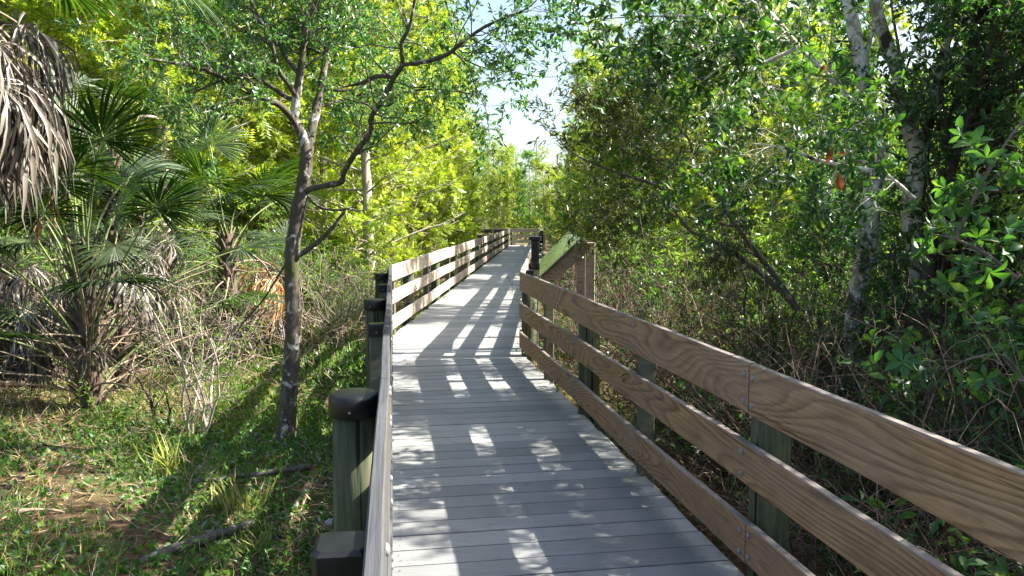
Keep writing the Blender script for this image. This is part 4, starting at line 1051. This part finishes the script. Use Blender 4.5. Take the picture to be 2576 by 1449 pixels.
# ------------------------------------------------------------------ ground cover (stuff)
def area(rng, n, side, y0, y1, w_, power=1.0):
    y = y0+(y1-y0)*rng.uniform(0, 1, n)**power
    off = rng.uniform(0, 1, n)**1.1*w_
    l = np.where(y < 11, ln(y), lf(y))-.10; r = np.where(y < 9.5, rn(y), rf(y))+.10
    x = l-off if side < 0 else r+off
    return np.stack([x, y, gh(x, y)], -1)
def clump(p, f=1.3, ph=0):   # patchiness mask 0..1
    return .5+.25*np.sin(p[:, 0]*f+ph)+.25*np.cos(p[:, 1]*f*1.3+ph*2)+.2*np.sin(p[:, 0]*f*3.1+p[:, 1]*2.7)
def grass(name, seed, n, side, y0, y1, w_, mt, hgt, power=1.6, label='', thr=.4, flat=0.0, tm=T_BLADE, ph=0):
    rng = R(seed); p = area(rng, n, side, y0, y1, w_, power); p = p[clump(p, 1.1, ph) > rng.uniform(thr-.3, thr+.3, len(p))]
    d = rng.normal(0, .45+flat, p.shape); d[:, 2] = 1-flat*.8
    mb = MB(); put(mb, rng, p, d, rng.uniform(*hgt, len(p))*(1+p[:, 1]*.012), tm, (1, 0, 0), 1.0)
    tag(link(name, mb.mesh(name, M[mt])), label, name.replace('_', ' '), kind='stuff')
T_BL2 = (np.array([(-.02, 0, 0), (.02, 0, 0), (-.017, .5, .03), (.017, .5, .03), (0, 1, -.12)]), np.array([(0, 1, 3), (0, 3, 2), (2, 3, 4)]))
grass('grass', 401, 60000, -1, 1.5, 26, 12, 'grass', (.06, .19), 1.7, 'green and yellow grass on the forest floor left of the boardwalk', .55, .1, T_BL2)
grass('straw', 402, 85000, -1, 1.5, 24, 12, 'straw', (.06, .18), 1.5, 'dry flattened straw on the forest floor left of the boardwalk', .35, .75, T_BL2, 2)
grass('creepers', 403, 75000, -1, 1.2, 13, 8, 'creeper', (.035, .075), 1.3, 'low heart leafed creepers covering the ground bottom left', .48, .5, T_ROUND, 4)
grass('leaf_litter', 404, 90000, -1, 1.2, 26, 12, 'litter', (.04, .085), 1.7, 'brown fallen leaves on the ground left of the boardwalk', .3, 1.1, T_SMALL, 1)
grass('leaf_litter', 405, 45000, 1, 1.2, 26, 9, 'litter', (.04, .09), 1.6, 'brown fallen leaves on the ground right of the boardwalk', .2, 1.1, T_SMALL, 1)
grass('grass', 406, 20000, 1, 6, 26, 9, 'grass', (.08, .2), 1.3, 'short grass on the ground right of the long boardwalk stretch', .5, .1, T_BL2)
grass('creepers', 407, 14000, 1, 1.5, 9, 6, 'creeper', (.04, .07), 1.3, 'creeping leaves on the ground under the right thicket', .6, .4, T_ROUND, 3)
# herbs: small leafy stems
def herbs(seed, n, side, y0, y1, w_, hgt, label, mt='creeper', per=7, sz=(.03, .055)):
    rng = R(seed); p = area(rng, n, side, y0, y1, w_, 1.4); p = p[clump(p, 1.1, 4) > .42]; m = len(p)
    W = walk(rng, p, np.stack([rng.normal(0, .3, m), rng.normal(0, .3, m), np.ones(m)], -1), rng.uniform(*hgt, m), 5, .15, (0, 0, 0)); mb = MB()
    tubes(mb, W, np.linspace(.003, .0012, 5)[None]+np.zeros((m, 1)), 3, 0)
    leafy(mb, rng, W, per, sz, T_SMALL, 1.3, .2, .5); tag(link('herbs', mb.mesh('herbs', M[mt])), label, 'herbs', kind='stuff')
herbs(411, 2600, -1, 1.5, 12, 8, (.1, .38), 'knee high leafy herbs on the left forest floor')
herbs(412, 1500, -1, 8, 22, 9, (.2, .7), 'bright leafy seedlings behind the oak on the left', 'leaf_shrub', 9, (.04, .08))
herbs(413, 2600, 1, 2, 14, 6, (.15, .6), 'leafy seedlings under the right thicket', 'leaf_broad', 6, (.045, .08))
# iris clump
rng = R(55); n = 90; c = G(835, 930); p = c+np.stack([rng.normal(0, .28, n), rng.normal(0, .35, n), 0*np.ones(n)], -1); d = rng.normal(0, .16, (n, 3)); d[:, 2] = 1
mb = MB(); put(mb, rng, p, d, rng.uniform(.3, .5, n), (T_BL2[0]*np.array([1.3, 1, 1]), T_BL2[1]), (1, 0, 0), 1.); tag(link('iris_clump', mb.mesh('iris_clump', M['creeper'])), 'clump of upright sword shaped green leaves just left of the near round post', 'plant', kind='stuff')
for i, (px, py, n, h, lb) in enumerate(((600, 1290, 60, .3, 'tuft of arching green grass blades in the shade below the oak'), (430, 1190, 50, .35, 'tuft of long grass blades in the sunlit patch below the pale shrub'), (650, 1400, 40, .22, 'small tuft of grass near the bottom edge left of the square cap'))):
    c = G(px, py); rng = R(500+i); p = c+np.stack([rng.normal(0, .07, n), rng.normal(0, .07, n), np.zeros(n)], -1); d = rng.normal(0, .4, (n, 3)); d[:, 2] = .9
    mb = MB(); put(mb, rng, p, d, rng.uniform(h*.6, h*1.3, n), T_BL2, (1, 0, 0), 1.); tag(link('grass_tuft', mb.mesh('grass_tuft', M['grass'])), lb, 'grass tuft')

# ------------------------------------------------------------------ bramble thickets (stuff)
def thicket(seed, n, side, y0, y1, w_, L, mt, label, r=.0045, wob=.28, zmax=1.3, off=.35):
    rng = R(seed); p = area(rng, n, side, y0, y1, w_, 1.0); p[:, 0] += side*off; p[:, 2] += rng.uniform(0, 1, n)**1.8*zmax*.7
    d = rng.normal(0, .7, (n, 3)); d[:, 2] = np.abs(d[:, 2])+.45
    W = walk(rng, p, d, rng.uniform(*L, n), 8, wob, (0, 0, -.05)); mb = MB(); tubes(mb, W, rng.uniform(.4, 1.3, n)[:, None]*np.linspace(r, r*.35, 8)[None], 3)
    P2, R2 = sprout(rng, W, np.full((n, 8), r*.7), 2, .2, 1, (25, 80), (.12, .4), 5, .3, (0, 0, 0), .8); tubes(mb, P2, R2, 3)
    tag(link('bramble_thicket', mb.mesh('bramble_thicket', M[mt])), label, 'brambles', kind='stuff')
    return W, P2, rng
W, P2, rng = thicket(601, 3200, 1, 1.5, 14, 4.5, (.5, 1.5), 'stems_dark', 'dense tangle of brown stems behind the near right railing', .005, off=.6)
mb = MB(); leafy(mb, rng, P2, 3, (.035, .075), T_SMALL, 1.1, .3); tag(link('bramble_leaves', mb.mesh('bramble_leaves', M['leaf_oak'])), 'small green leaves scattered through the right tangle of stems', 'leaves', kind='stuff')
W, P2, rng = thicket(602, 1500, 1, 1.8, 9, 4, (.6, 1.6), 'stems', 'pale dead canes crossing the dark tangle on the right', .0045, .22, off=.6)
W, P2, rng = thicket(603, 1300, -1, 9.5, 24, 5, (.5, 1.5), 'stems', 'pale tangle of dead canes left of the long boardwalk stretch', .006, .28, 1.5, .6)
mb = MB(); leafy(mb, rng, P2[::3], 2, (.04, .08), T_SMALL, 1.1, .3); tag(link('bramble_leaves', mb.mesh('bramble_leaves', M['leaf_far'])), 'young leaves scattered through the pale tangle of canes on the left', 'leaves', kind='stuff')
W, P2, rng = thicket(604, 1800, 1, 12, 30, 6, (.5, 1.5), 'stems', 'pale tangle of dead canes right of the long boardwalk stretch', .007, .28, 1.3, .4)
W, P2, rng = thicket(605, 260, -1, 3.5, 11, 7, (.3, .9), 'stems', 'scattered dry twigs standing on the left forest floor', .004, .2, .2, 1.2)
W, P2, rng = thicket(606, 700, -1, 12, 26, 14, (.5, 1.6), 'stems', 'dry canes under the trees behind the palms', .008, .25, 1.2, 3)

for k, (root, ch) in KINDS.items():
    if k not in used: root.location = (12+len(k), 20, GZ); root['label'] = 'broad leaved bush hidden deep in the right wood'
bpy.context.view_layer.update()
